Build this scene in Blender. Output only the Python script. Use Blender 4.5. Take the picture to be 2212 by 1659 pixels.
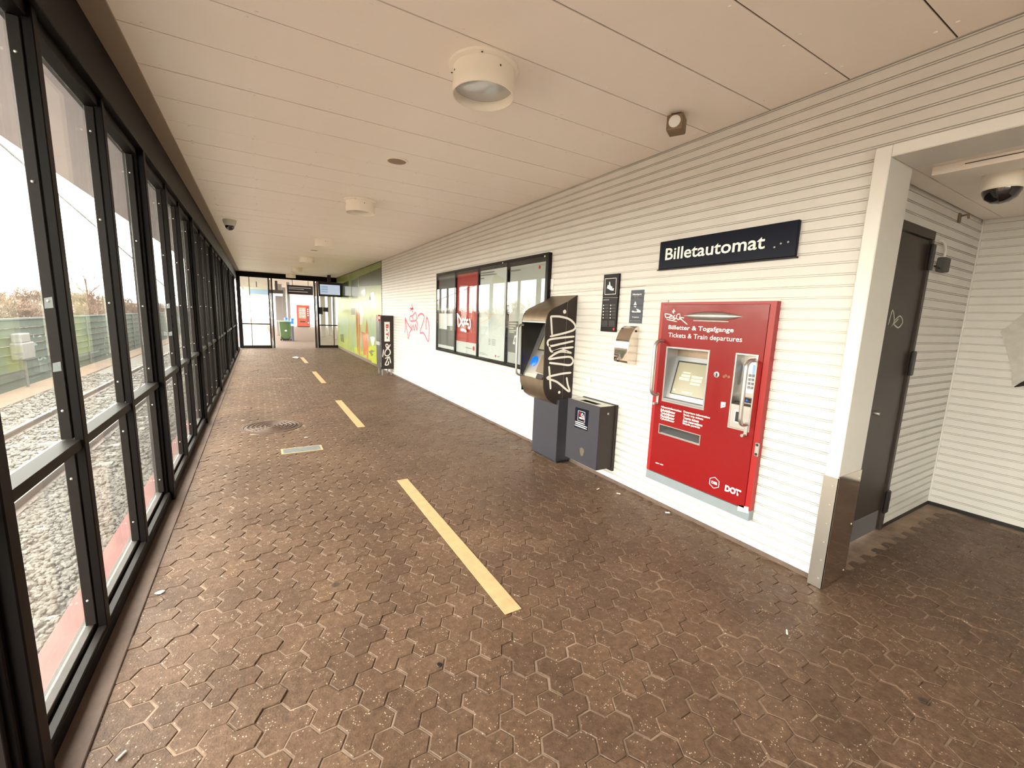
import bpy, bmesh, math, random
from mathutils import Vector, Matrix
random.seed(7)
sc = bpy.context.scene
for o in list(bpy.data.objects): bpy.data.objects.remove(o)
COL = sc.collection

# ------------------------------------------------------------------ camera
W, HH, F = 2212.0, 1659.0, 916.2
YAW, PITCH, ROLL, CH = 0.53911, -0.15537, 0.03630, 1.45
fw = Vector((math.sin(YAW)*math.cos(PITCH), math.cos(YAW)*math.cos(PITCH), math.sin(PITCH)))
rt0 = Vector((math.cos(YAW), -math.sin(YAW), 0)); up0 = rt0.cross(fw)
rt = rt0*math.cos(ROLL) + up0*math.sin(ROLL); up = -rt0*math.sin(ROLL) + up0*math.cos(ROLL)
CAM = Vector((0, 0, CH))
cd = bpy.data.cameras.new('camera'); cam = bpy.data.objects.new('camera', cd); COL.objects.link(cam)
cd.sensor_width = 36; cd.lens = F/W*36; cd.clip_start = .05; cd.clip_end = 400
cam.matrix_world = Matrix(((rt.x, up.x, -fw.x, 0), (rt.y, up.y, -fw.y, 0), (rt.z, up.z, -fw.z, CH), (0, 0, 0, 1)))
sc.camera = cam
def ray(px, py): return fw + rt*((px-W/2)/F) - up*((py-HH/2)/F)
def onx(px, py, x): d = ray(px, py); return CAM + d*(x/d.x)
def ony(px, py, y): d = ray(px, py); return CAM + d*(y/d.y)
def onz(px, py, z): d = ray(px, py); return CAM + d*((z-CH)/d.z)
def onp(px, py, P, n): d = ray(px, py); return CAM + d*((P-CAM).dot(n)/d.dot(n))

# ------------------------------------------------------------------ world: bright hazy sky
wd = bpy.data.worlds.new('sky'); sc.world = wd; wd.use_nodes = True
nt = wd.node_tree; nt.nodes.clear()
wo = nt.nodes.new('ShaderNodeOutputWorld'); bg = nt.nodes.new('ShaderNodeBackground')
tc = nt.nodes.new('ShaderNodeTexCoord'); sx = nt.nodes.new('ShaderNodeSeparateXYZ'); rp = nt.nodes.new('ShaderNodeValToRGB')
# overcast luminance: the zenith well brighter than the horizon
rp.color_ramp.elements[0].position = 0.0; rp.color_ramp.elements[0].color = (.58, .54, .47, 1)
rp.color_ramp.elements[1].position = 1.0; rp.color_ramp.elements[1].color = (1.0, .98, .95, 1)
nt.links.new(tc.outputs['Generated'], sx.inputs[0]); nt.links.new(sx.outputs['Z'], rp.inputs[0])
nt.links.new(rp.outputs[0], bg.inputs[0]); bg.inputs[1].default_value = 9.0
nt.links.new(bg.outputs[0], wo.inputs[0])
vs = sc.view_settings; vs.view_transform = 'Standard'; vs.look = 'None'; vs.exposure = 1.56; vs.gamma = 1; vs.use_curve_mapping = False
sc.cycles.use_denoising = True
sc.cycles.max_bounces = 10; sc.cycles.diffuse_bounces = 6; sc.cycles.transparent_max_bounces = 24; sc.cycles.sample_clamp_indirect = 8

# ------------------------------------------------------------------ materials
def srgb(r, g, b):
    f = lambda c: (c/255/12.92 if c/255 <= .04045 else ((c/255+.055)/1.055)**2.4)
    return (f(r), f(g), f(b))
def mat(name, col, rough=.5, metal=0., var=0., vs=4., var2=None, bump=0., bs=60., spec=.5, coat=0., emit=None, stretch=None):
    m = bpy.data.materials.new(name); m.use_nodes = True; n = m.node_tree.nodes; l = m.node_tree.links
    b = n['Principled BSDF']; c4 = (*col, 1)
    b.inputs['Base Color'].default_value = c4; b.inputs['Roughness'].default_value = rough; b.inputs['Metallic'].default_value = metal
    b.inputs['Specular IOR Level'].default_value = spec; b.inputs['Coat Weight'].default_value = coat
    if emit: b.inputs['Emission Color'].default_value = (*emit[:3], 1); b.inputs['Emission Strength'].default_value = emit[3]
    if var or bump:
        g = n.new('ShaderNodeNewGeometry'); src = g.outputs['Position']
        if stretch:
            mp = n.new('ShaderNodeMapping'); mp.inputs['Scale'].default_value = stretch; l.new(src, mp.inputs[0]); src = mp.outputs[0]
    if var:
        t = n.new('ShaderNodeTexNoise'); t.inputs['Scale'].default_value = vs; t.inputs['Detail'].default_value = 6; t.inputs['Roughness'].default_value = .65
        l.new(src, t.inputs['Vector'])
        r = n.new('ShaderNodeValToRGB'); r.color_ramp.elements[0].position = .3; r.color_ramp.elements[1].position = .72
        dk = var2 if var2 else tuple(c*(1-var) for c in col)
        r.color_ramp.elements[0].color = (*dk, 1); r.color_ramp.elements[1].color = c4
        l.new(t.outputs['Fac'], r.inputs[0]); l.new(r.outputs[0], b.inputs['Base Color'])
    if bump:
        t2 = n.new('ShaderNodeTexNoise'); t2.inputs['Scale'].default_value = bs; t2.inputs['Detail'].default_value = 4; l.new(src, t2.inputs['Vector'])
        bp = n.new('ShaderNodeBump'); bp.inputs['Strength'].default_value = bump; bp.inputs['Distance'].default_value = .004
        l.new(t2.outputs['Fac'], bp.inputs['Height']); l.new(bp.outputs[0], b.inputs['Normal'])
    return m
def glassmat(name, tint=(.93, .95, .93), haze=0.0, ior=1.5, dirt=(.8, .78, .72)):
    m = bpy.data.materials.new(name); m.use_nodes = True; n = m.node_tree.nodes; l = m.node_tree.links; n.clear()
    o = n.new('ShaderNodeOutputMaterial'); tr = n.new('ShaderNodeBsdfTransparent'); gl = n.new('ShaderNodeBsdfGlossy'); mx = n.new('ShaderNodeMixShader')
    tr.inputs[0].default_value = (*tint, 1); gl.inputs['Roughness'].default_value = .015
    # Schlick reflectance, the same from both sides of the sheet
    ge = n.new('ShaderNodeNewGeometry'); dt = n.new('ShaderNodeVectorMath'); dt.operation = 'DOT_PRODUCT'
    l.new(ge.outputs['Normal'], dt.inputs[0]); l.new(ge.outputs['Incoming'], dt.inputs[1])
    def mth(op, a, b=None):
        q = n.new('ShaderNodeMath'); q.operation = op
        for i, w in enumerate((a, b)):
            if w is None: continue
            if isinstance(w, (int, float)): q.inputs[i].default_value = w
            else: l.new(w, q.inputs[i])
        return q.outputs[0]
    r0 = ((ior-1)/(ior+1))**2
    fac = mth('ADD', r0, mth('MULTIPLY', 1-r0, mth('POWER', mth('SUBTRACT', 1.0, mth('ABSOLUTE', dt.outputs['Value'])), 5.0)))
    l.new(fac, mx.inputs[0]); l.new(tr.outputs[0], mx.inputs[1]); l.new(gl.outputs[0], mx.inputs[2])
    last = mx
    if haze:
        df = n.new('ShaderNodeBsdfTranslucent'); df.inputs[0].default_value = (*dirt, 1)
        g = n.new('ShaderNodeNewGeometry'); t = n.new('ShaderNodeTexNoise'); t.inputs['Scale'].default_value = 1.7; t.inputs['Detail'].default_value = 7
        mp = n.new('ShaderNodeMath'); mp.operation = 'MULTIPLY'; mp.inputs[1].default_value = haze*2
        l.new(g.outputs['Position'], t.inputs['Vector']); l.new(t.outputs['Fac'], mp.inputs[0])
        m2 = n.new('ShaderNodeMixShader'); l.new(mp.outputs[0], m2.inputs[0]); l.new(mx.outputs[0], m2.inputs[1]); l.new(df.outputs[0], m2.inputs[2]); last = m2
    l.new(last.outputs[0], o.inputs[0])
    return m
def pavermat(name, individual):
    m = bpy.data.materials.new(name); m.use_nodes = True; n = m.node_tree.nodes; l = m.node_tree.links; b = n['Principled BSDF']
    g = n.new('ShaderNodeNewGeometry'); pos = g.outputs['Position']
    def noise(s, d=6, r=.6):
        t = n.new('ShaderNodeTexNoise'); t.inputs['Scale'].default_value = s; t.inputs['Detail'].default_value = d; t.inputs['Roughness'].default_value = r; l.new(pos, t.inputs['Vector']); return t.outputs['Fac']
    def ramp(src, p0, c0, p1, c1):
        r = n.new('ShaderNodeValToRGB'); r.color_ramp.elements[0].position = p0; r.color_ramp.elements[1].position = p1
        r.color_ramp.elements[0].color = (*c0, 1); r.color_ramp.elements[1].color = (*c1, 1); l.new(src, r.inputs[0]); return r.outputs[0]
    def mix(fac, a, c, mode='MIX'):
        x = n.new('ShaderNodeMix'); x.data_type = 'RGBA'; x.blend_type = mode
        if isinstance(fac, float): x.inputs[0].default_value = fac
        else: l.new(fac, x.inputs[0])
        l.new(a, x.inputs[6])
        if isinstance(c, tuple): x.inputs[7].default_value = (*c, 1)
        else: l.new(c, x.inputs[7])
        return x.outputs[2]
    base = ramp(noise(1.3, 5), .32, (.078, .045, .028), .7, (.132, .079, .050))
    fine = ramp(noise(38, 6, .75), .35, (.66, .64, .62), .70, (1.45, 1.42, 1.38))
    c = mix(1.0, base, fine, 'MULTIPLY')
    # dusty pale wear blotches
    wear = ramp(noise(26, 9, .8), .50, (0, 0, 0), .72, (.55, .55, .55))
    wm = ramp(noise(2.2, 4), .42, (.15, .15, .15), .62, (1, 1, 1)); wear = mix(1.0, wear, wm, 'MULTIPLY')
    c = mix(wear, c, (.27, .185, .13))
    # exposed pale aggregate specks
    v = n.new('ShaderNodeTexVoronoi'); v.inputs['Scale'].default_value = 95; l.new(pos, v.inputs['Vector'])
    sp = ramp(v.outputs['Distance'], .14, (1, 1, 1), .26, (0, 0, 0))
    w2 = ramp(noise(19, 3), .50, (0, 0, 0), .60, (1, 1, 1))
    spm = mix(1.0, sp, w2, 'MULTIPLY')
    c = mix(spm, c, (.55, .45, .34))
    # dark chewing gum spots
    v2 = n.new('ShaderNodeTexVoronoi'); v2.inputs['Scale'].default_value = 2.6; l.new(pos, v2.inputs['Vector'])
    gm = ramp(v2.outputs['Distance'], .05, (1, 1, 1), .068, (0, 0, 0))
    c = mix(gm, c, (.045, .03, .022))
    if individual:
        oi = n.new('ShaderNodeObjectInfo'); rr = ramp(oi.outputs['Random'], 0., (.88, .86, .85), 1., (1.12, 1.10, 1.08)); c = mix(1.0, c, rr, 'MULTIPLY')
    l.new(c, b.inputs['Base Color']); b.inputs['Specular IOR Level'].default_value = .35
    rg = n.new('ShaderNodeMapRange'); rg.inputs[1].default_value = .3; rg.inputs[2].default_value = .7; rg.inputs[3].default_value = .42; rg.inputs[4].default_value = .62
    l.new(noise(6), rg.inputs[0]); l.new(rg.outputs[0], b.inputs['Roughness'])
    bp = n.new('ShaderNodeBump'); bp.inputs['Strength'].default_value = .55; bp.inputs['Distance'].default_value = .003; l.new(noise(120, 5), bp.inputs['Height']); l.new(bp.outputs[0], b.inputs['Normal'])
    return m
M = {}
M['siding'] = mat('siding paint', (.645, .62, .585), .42, var=.09, vs=3.0, bump=.05, bs=30)
M['casing'] = mat('casing paint', (.68, .655, .615), .4, var=.06, vs=5)
M['ceil'] = mat('ceiling board paint', (.95, .88, .81), .5, var=.02, vs=1.5)
M['ceildark'] = mat('ceiling void', (.05, .035, .025), .9)
M['ceiltrim'] = mat('ceiling edge trim', (.30, .24, .18), .6)
M['frame'] = mat('window frame paint', (.0045, .0028, .0026), .5, var=.3, vs=30, spec=.12)
M['bead'] = mat('glazing bead paint', (.014, .0105, .0095), .5, var=.25, vs=25, spec=.15)
M['sillm'] = mat('window sill bead', (.060, .051, .045), .5, var=.3, vs=20, spec=.2)
M['screw'] = mat('zinc screw', (.6, .57, .5), .35, .8)
M['glass'] = glassmat('window glass', (.92, .94, .92), .012)
M['glass_clear'] = glassmat('display glass', (.94, .95, .94), 0., 1.6)
M['glass_door'] = glassmat('door glass', (.85, .87, .84), .03)
M['paver_i'] = pavermat('concrete paver', True)
M['paver_f'] = pavermat('concrete paver field', False)
M['sand'] = mat('joint sand', (.36, .275, .21), .9, var=.0, vs=7, bump=.3, bs=200)
M['sand'] = mat('joint sand', (.37, .267, .19), .95, var=.7, vs=5, var2=(.15, .097, .065), bump=.3, bs=200)
M['kerb'] = mat('dirty kerb concrete', (.13, .085, .065), .8, var=.35, vs=8, bump=.4)
M['tape'] = mat('floor marking', (0.5760, 0.3960, 0.2016), .6, var=.22, vs=14)
M['tapedark'] = mat('worn grey plate', (.20, .22, .22), .5, var=.4, vs=18)
M['iron'] = mat('cast iron', (.115, .072, .052), .6, .1, var=.3, vs=20, bump=.3)
M['lamp'] = mat('lamp enamel', (0.9288, 0.8640, 0.7560), .35)
M['lampglass'] = mat('lamp lens', (0.4464, 0.4464, 0.4464), .12, .0, spec=.8, coat=.5)
M['grille'] = mat('speaker grille', (.30, .21, .15), .6)
M['white'] = mat('white print', (.88, .86, .82), .5)
M['offwhite'] = mat('white paper', (.78, .78, .75), .55, var=.05, vs=6)
M['spray'] = mat('white spray paint', (.80, .76, .70), .6)
M['pink'] = mat('pink spray paint', (.80, .10, .22), .6)
M['red'] = mat('red machine enamel', (.215, .0016, .0024), .26, spec=.35, coat=.12, var=.06, vs=2)
M['redside'] = mat('red machine frame', (.30, .008, .008), .35)
M['plinthgrey'] = mat('pale grey plinth', (.21, .238, .258), .4, var=.08, vs=10)
M['steel'] = mat('brushed steel', (.58, .54, .49), .30, 1., var=.12, vs=20, stretch=(4, 4, 90))
M['steel2'] = mat('satin steel', (.46, .44, .42), .36, .85)
M['polished'] = mat('polished steel', (.70, .62, .55), .10, 1.)
M['alu'] = mat('satin aluminium', (.34, .34, .345), .38, .6)
M['bronze'] = mat('aged hood metal', (.30, .23, .165), .38, .85, var=.25, vs=9)
M['charcoal'] = mat('charcoal panel', (.034, .024, .021), .45, var=.2, vs=12, spec=.3)
M['greybox'] = mat('grey box paint', (.026, .023, .034), .5, var=.15, vs=9, bump=.1)
M['greyside'] = mat('grey box side paint', (.036, .027, .024), .5, var=.15, vs=9, spec=.3)
M['black'] = mat('black', (.012, .010, .010), .4)
M['navy'] = mat('navy sign enamel', (.006, .007, .016), .3, spec=.10)
M['navy2'] = mat('navy label', (.030, .034, .060), .4)
M['signdark'] = mat('dark sign plate', (.012, .008, .008), .3, spec=.12)
M['screen'] = mat('old display', (0.2310, 0.2090, 0.1375), .25, emit=(.50, .46, .30, .08))
M['screenlight'] = mat('display lettering', (.70, .58, .34), .3, emit=(.8, .66, .4, .12))
M['blue'] = mat('blue reader disc', (.0, .06, .75), .3, emit=(.0, .10, .9, .5))
M['bluelite'] = mat('pale blue display', (.16, .25, .36), .3, emit=(.45, .65, .9, .16))
M['tv'] = mat('lit monitor', (.20, .23, .28), .2, emit=(.62, .70, .84, .24))
M['door'] = mat('dark door paint', (.045, .033, .028), .42, var=.12, vs=6, spec=.3)
M['kick'] = mat('grey kick plate', (.16, .155, .165), .4, .3)
M['posterdark'] = mat('dark grey poster', (.14, .135, .13), .5)
M['posterred'] = mat('red poster', (.46, .035, .028), .5)
M['posterlight'] = mat('pale map poster', (.66, .69, .69), .5, var=.06, vs=5)
M['postergrey'] = mat('grey poster', (.44, .45, .43), .5)
M['mapwater'] = mat('map water', (.52, .60, .68), .5)
M['mapland'] = mat('map land', (.58, .62, .61), .5)
M['mapland2'] = mat('map land green', (.58, .60, .52), .5)
M['maproad'] = mat('map road', (.70, .50, .32), .5)
M['ink'] = mat('grey print', (.22, .22, .22), .6)
M['gballast'] = mat('ballast bed', (.10, .085, .072), .95, var=.4, vs=9, bump=1., bs=25)
M['stone'] = mat('ballast stone', (0.1302, 0.1166, 0.0992), .9, var=.6, vs=17)
M['pinkkerb'] = mat('faded red platform edge', (0.2040, 0.0720, 0.0630), .8, var=.2, vs=7)
M['rail'] = mat('rail steel', (0.1200, 0.0900, 0.0750), .5, .5)
M['sleeper'] = mat('concrete sleeper', (0.1690, 0.1527, 0.1365), .9, var=.3, vs=12)
M['fence'] = mat('green fence boards', (0.0096, 0.0216, 0.0084), .85, var=.45, vs=1.2, var2=(0.0060, 0.0132, 0.0126), spec=.2)
M['fencepost'] = mat('fence post', (.02, .028, .026), .8)
M['ghost'] = mat('faded fence graffiti', (.09, .13, .135), .8)
M['cabinet'] = mat('grey cabinet', (.065, .063, .058), .6)
M['bark'] = mat('bare twigs', (.10, .055, .032), .9, var=.3, vs=3)
M['scrub'] = mat('dry grass bank', (.12, .072, .042), .95, var=.4, vs=2, bump=1., bs=9)
M['eave'] = mat('eave underside', (.80, .76, .82), .7, var=.10, vs=4)
M['platform'] = mat('platform paving', (.12, .085, .062), .8, var=.2, vs=2, spec=.2)
M['platform2'] = mat('pale platform edge slabs', (.26, .24, .21), .8, var=.1, vs=2)
M['canopy'] = mat('canopy soffit', (.62, .56, .48), .6)
M['column'] = mat('grey column', (.13, .115, .105), .5)
M['wheelie'] = mat('green bin plastic', (0.0510, 0.0870, 0.0300), .4)
M['wheelielid'] = mat('pale green lid', (0.2280, 0.2820, 0.2040), .4)
M['orange'] = mat('vending red', (0.5040, 0.0385, 0.0140), .35)
M['vend2'] = mat('vending side strip', (.16, .02, .02), .35)
M['vendglass'] = mat('vending window', (.25, .23, .18), .15, var=.7, vs=14)
M['paleb'] = mat('pale building', (.42, .40, .36), .7)
M['windowdark'] = mat('far window glass', (.18, .2, .22), .2)
M['concrete'] = mat('concrete', (.4, .37, .33), .9, var=.2, vs=2)
M['green1'] = mat('green glass print', (0.1650, 0.2200, 0.0248), .30, var=.55, vs=1.6, var2=(0.2585, 0.2860, 0.0935), stretch=(1, .8, .35), spec=.10)
M['green2'] = mat('dark green print', (0.0633, 0.0798, 0.0066), .30, var=.45, vs=3, stretch=(1, 1.6, .4), spec=.10)
M['green3'] = mat('mint print', (0.2200, 0.2860, 0.1485), .30, var=.25, vs=2, spec=.10)
M['lime'] = mat('lime print', (0.3300, 0.3630, 0.0165), .30, var=.2, vs=4, spec=.10)
M['orangep'] = mat('orange print', (0.4125, 0.1320, 0.0440), .12, var=.2, vs=3, spec=.10)
M['greyp'] = mat('grey print patch', (.52, .53, .44), .12, spec=.35)
M['pinkp'] = mat('dusky pink print', (0.2640, 0.1210, 0.0770), .12, spec=.10)
M['olive'] = mat('olive tree print', (0.1100, 0.1210, 0.0275), .15, spec=.10)
M['paper'] = mat('grey torn paper', (.56, .53, .49), .8, var=.2, vs=14, bump=.5, bs=40)
M['brass'] = mat('brownish bracket', (.22, .15, .09), .5, .4)
M['lens'] = mat('dark dome', (.012, .010, .012), .08, coat=.8)
M['filter'] = mat('cigarette paper', (.72, .66, .56), .8)
M['stainbrown'] = mat('brown stain', (.10, .075, .045), .7)
M['redlogo'] = mat('red logo print', (.55, .01, .03), .4)
M['wire'] = mat('overhead wire', (.12, .12, .12), .6)
M['mint'] = mat('mint reader band', (.25, .50, .38), .4)

# ------------------------------------------------------------------ helpers
ORG = {}
class MB:
    def __init__(s): s.v = []; s.f = []
    def add(s, v, f):
        o = len(s.v); s.v += [Vector(p) for p in v]; s.f += [tuple(o+i for i in q) for q in f]; return s
    def box(s, x0, x1, y0, y1, z0, z1):
        x0, x1 = sorted((x0, x1)); y0, y1 = sorted((y0, y1)); z0, z1 = sorted((z0, z1))
        return s.add([(x0,y0,z0),(x1,y0,z0),(x1,y1,z0),(x0,y1,z0),(x0,y0,z1),(x1,y0,z1),(x1,y1,z1),(x0,y1,z1)],
                     [(0,3,2,1),(4,5,6,7),(0,1,5,4),(1,2,6,5),(2,3,7,6),(3,0,4,7)])
    def slab(s, quad, n, t):      # four corners, thickness t along n
        n = Vector(n).normalized()*t; q = [Vector(p) for p in quad]; k = len(q)
        return s.add([p+n for p in q]+q, [tuple(range(k)), tuple(range(2*k-1, k-1, -1))]+[(i, k+i, k+(i+1) % k, (i+1) % k) for i in range(k)])
    def prism(s, prof, fn, t0, t1):   # closed profile, extruded along the third parameter
        k = len(prof); a = [fn(u, w, t0) for u, w in prof]; b = [fn(u, w, t1) for u, w in prof]
        return s.add(a+b, [tuple(range(k-1, -1, -1)), tuple(range(k, 2*k))]+[(i, (i+1) % k, k+(i+1) % k, k+i) for i in range(k)])
    def lathe(s, prof, c, n=28, axis=(0, 0, 1), capa=True, capb=True):
        ax = Vector(axis).normalized(); a = ax.orthogonal().normalized(); b = ax.cross(a); c = Vector(c); vv = []; ff = []
        for r, h in prof:
            for i in range(n): t = 2*math.pi*i/n; vv.append(c+ax*h+a*(r*math.cos(t))+b*(r*math.sin(t)))
        for j in range(len(prof)-1):
            for i in range(n): ff.append((j*n+i, j*n+(i+1) % n, (j+1)*n+(i+1) % n, (j+1)*n+i))
        if capa: ff.append(tuple(range(n-1, -1, -1)))
        if capb: o = (len(prof)-1)*n; ff.append(tuple(o+i for i in range(n)))
        return s.add(vv, ff)
    def tube(s, pts, r, n=8):
        pts = [Vector(p) for p in pts]; vv = []; ff = []; a = None
        for i, p in enumerate(pts):
            d = (pts[min(i+1, len(pts)-1)]-pts[max(i-1, 0)]).normalized()
            a = d.orthogonal().normalized() if a is None else (a-d*a.dot(d)).normalized()
            b = d.cross(a); rr = r[i] if isinstance(r, (list, tuple)) else r
            for k in range(n): t = 2*math.pi*k/n; vv.append(p+a*(rr*math.cos(t))+b*(rr*math.sin(t)))
        for j in range(len(pts)-1):
            for k in range(n): ff.append((j*n+k, j*n+(k+1) % n, (j+1)*n+(k+1) % n, (j+1)*n+k))
        ff += [tuple(range(n-1, -1, -1)), tuple((len(pts)-1)*n+k for k in range(n))]
        return s.add(vv, ff)
    def ribbon(s, pts, nrm, w, t=.0012):   # flat painted stroke with rounded ends, lying on a surface
        nrm = Vector(nrm).normalized(); pts = [Vector(p) for p in pts]; L = []; R = []
        for i, p in enumerate(pts):
            d = (pts[min(i+1, len(pts)-1)]-pts[max(i-1, 0)]).normalized(); sd = nrm.cross(d).normalized()
            ww = w*(.55 if i in (0, len(pts)-1) else 1)/2
            L.append(p+sd*ww); R.append(p-sd*ww)
        k = len(pts); n = nrm*t
        vv = [p+n for p in L]+[p+n for p in R]+[p for p in L]+[p for p in R]; ff = []
        for i in range(k-1):
            ff += [(i, k+i, k+i+1, i+1), (i, i+1, 2*k+i+1, 2*k+i), (k+i, 3*k+i, 3*k+i+1, k+i+1)]
        ff += [(0, 2*k, 3*k, k), (k-1, 2*k-1, 4*k-1, 3*k-1)]
        return s.add(vv, ff)
    def build(s, name, m, parent=None, smooth=0, bevel=0., org=None, seg=1):
        if parent is not None: o0 = ORG[parent.name]
        elif org is not None: o0 = Vector(org)
        else:
            lo = Vector([min(p[i] for p in s.v) for i in range(3)]); hi = Vector([max(p[i] for p in s.v) for i in range(3)])
            o0 = Vector(((lo.x+hi.x)/2, (lo.y+hi.y)/2, lo.z))
        me = bpy.data.meshes.new(name); me.from_pydata([p-o0 for p in s.v], [], s.f); me.materials.append(M[m] if isinstance(m, str) else m)
        bm = bmesh.new(); bm.from_mesh(me)
        bmesh.ops.recalc_face_normals(bm, faces=bm.faces)
        if bevel: bmesh.ops.bevel(bm, geom=bm.edges, offset=bevel, segments=seg, affect='EDGES', profile=.5, clamp_overlap=True)
        bm.to_mesh(me); bm.free()
        if smooth:
            me.shade_smooth(); me.set_sharp_from_angle(angle=math.radians(smooth))
        o = bpy.data.objects.new(name, me); COL.objects.link(o)
        if parent is not None: o.parent = parent
        else: o.location = o0
        ORG[o.name] = o0
        return o
def thing(name, label, cat, loc, group=None):
    o = bpy.data.objects.new(name, None); COL.objects.link(o); o.location = loc; o.empty_display_size = .1; ORG[o.name] = Vector(loc)
    return tag(o, label, cat, group)
def tag(o, label, cat=None, group=None):
    o['label'] = label
    if cat: o['category'] = cat
    if group: o['group'] = group
    return o
def struct(o, label=None, cat=None):
    o['kind'] = 'structure'
    if label: o['label'] = label
    if cat: o['category'] = cat
    return o
def sroot(name, label, loc, cat):
    o = bpy.data.objects.new(name, None); COL.objects.link(o); o.location = loc; ORG[o.name] = Vector(loc); return struct(o, label, cat)
def lab(o, l): o['label'] = l; return o
def stuff(o): o['kind'] = 'stuff'; return o
def dup(root, loc, label=None):
    r = root.copy(); COL.objects.link(r); r.location = loc; ORG[r.name] = Vector(loc)
    if label: r['label'] = label
    def kids(a, b):
        for ch in [c for c in bpy.data.objects if c.parent == a]:
            c = ch.copy(); COL.objects.link(c); c.parent = b; kids(ch, c)
    kids(root, r); return r
def smoothline(p, n=6):
    p = [Vector(q) for q in p]
    if len(p) < 3: return [p[0].lerp(p[-1], i/n) for i in range(n+1)]
    out = []
    for i in range(len(p)-1):
        a = p[max(i-1, 0)]; b = p[i]; c = p[i+1]; d = p[min(i+2, len(p)-1)]
        for k in range(n):
            t = k/n; out.append(.5*((2*b)+(c-a)*t+(2*a-5*b+4*c-d)*t*t+(3*b-a-3*c+d)*t**3))
    return out+[p[-1]]
def arcpts(c, r, a0, a1, n=8): return [(c[0]+r*math.cos(a0+(a1-a0)*i/n), c[1]+r*math.sin(a0+(a1-a0)*i/n)) for i in range(n+1)]
def words(s, P, width, height, m, parent, bold):
    def wd(t):
        cu = bpy.data.curves.new('t', 'FONT'); cu.body = t; cu.size = 1; cu.offset = bold; ob = bpy.data.objects.new('t', cu); COL.objects.link(ob)
        dg = bpy.context.evaluated_depsgraph_get(); dg.update(); me = bpy.data.meshes.new_from_object(ob.evaluated_get(dg)); bpy.data.objects.remove(ob)
        return min(v.co.x for v in me.vertices), max(v.co.x for v in me.vertices), min(v.co.y for v in me.vertices), max(v.co.y for v in me.vertices)
    a, b, c, d = wd(s); kx = width/(b-a); ky = height/(d-c); ws = s.split(' '); P = Vector(P)
    for i, w in enumerate(ws):
        a2, b2, c2, d2 = wd(w); e = wd(' '.join(ws[:i+1]))[1]
        text(w, P+Vector((0, -(e-(b2-a2)-a)*kx, (c2-c)*ky)), (b2-a2)*kx, (d2-c2)*ky, m, parent, bold=bold)
def text(s, P, width, height, m, parent, X=(0, -1, 0), Y=(0, 0, 1), bold=0., name='lettering', shear=0., stack=1.):
    """lettering with its lower left corner at P, scaled to width x height metres"""
    cu = bpy.data.curves.new('t', 'FONT'); cu.body = s; cu.size = 1; cu.offset = bold; cu.resolution_u = 3; cu.extrude = .0; cu.space_line = stack; cu.shear = shear
    ob = bpy.data.objects.new('t', cu); COL.objects.link(ob)
    dg = bpy.context.evaluated_depsgraph_get(); dg.update()
    me = bpy.data.meshes.new_from_object(ob.evaluated_get(dg)); bpy.data.objects.remove(ob); bpy.data.curves.remove(cu)
    X = Vector(X).normalized(); Y = Vector(Y).normalized(); N = X.cross(Y)
    xs = [v.co.x for v in me.vertices]; ys = [v.co.y for v in me.vertices]
    kx = width/(max(xs)-min(xs)); ky = height/(max(ys)-min(ys)) if height else kx
    o0 = ORG[parent.name]; P = Vector(P)
    for v in me.vertices: v.co = P-o0+X*((v.co.x-min(xs))*kx)+Y*((v.co.y-min(ys))*ky)+N*.0008
    me.materials.clear(); me.materials.append(M[m]); me.name = name
    o = bpy.data.objects.new(name, me); COL.objects.link(o); o.parent = parent; ORG[o.name] = o0
    return o
XR, H, XL = 2.7065, 2.7325, -.50
WN = Vector((-1, 0, 0))     # out of the right-hand wall
def wpx(pts, x=XR): return [onx(a, b, x) for a, b in pts]
def crop(ox, oy, k): return lambda pts: [(ox+a*k, oy+b*k) for a, b in pts]

# ================================================================== STRUCTURE
YEND = 18.2; YB = -7.0
# ---- floor
mb = MB(); mb.box(-.63, 4.95, YB, YEND, -.12, -.0050)
floor = struct(mb.build('floor', 'sand', org=(1.1, 7, -.12)), 'brown floor of interlocking concrete pavers with pale sandy joints', 'floor')
S = .0557; D = S*math.sqrt(3)
def hexv(c): return [(c[0]+S*math.cos(math.radians(60*i)), c[1]+S*math.sin(math.radians(60*i))) for i in range(6)]
def trihex():
    E = {}
    for c in ((0, 0), (0, -D), (1.5*S, -D/2)):
        h = hexv(c)
        for i in range(6):
            a = tuple(round(q, 5) for q in h[i]); b = tuple(round(q, 5) for q in h[(i+1) % 6])
            near = [k for k in E if (abs(k[0][0]-b[0])+abs(k[0][1]-b[1])+abs(k[1][0]-a[0])+abs(k[1][1]-a[1])) < 1e-3]
            if near:
                for k in near: del E[k]
            else: E[(a, b)] = 1
    ed = list(E); path = [ed[0][0], ed[0][1]]; ed.pop(0)
    while ed:
        for k in ed:
            if abs(k[0][0]-path[-1][0])+abs(k[0][1]-path[-1][1]) < 1e-3: path.append(k[1]); ed.remove(k); break
    return path[:-1]
def inset(poly, d):
    n = len(poly); out = []
    for i in range(n):
        p0 = Vector(poly[i-1]); p1 = Vector(poly[i]); p2 = Vector(poly[(i+1) % n])
        d1 = (p1-p0).normalized(); d2 = (p2-p1).normalized(); n1 = Vector((-d1.y, d1.x)); n2 = Vector((-d2.y, d2.x))
        b = (n1+n2); b /= max(b.length_squared, 1e-6); out.append(p1+b*2*d)
    return out
TH = trihex()
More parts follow.
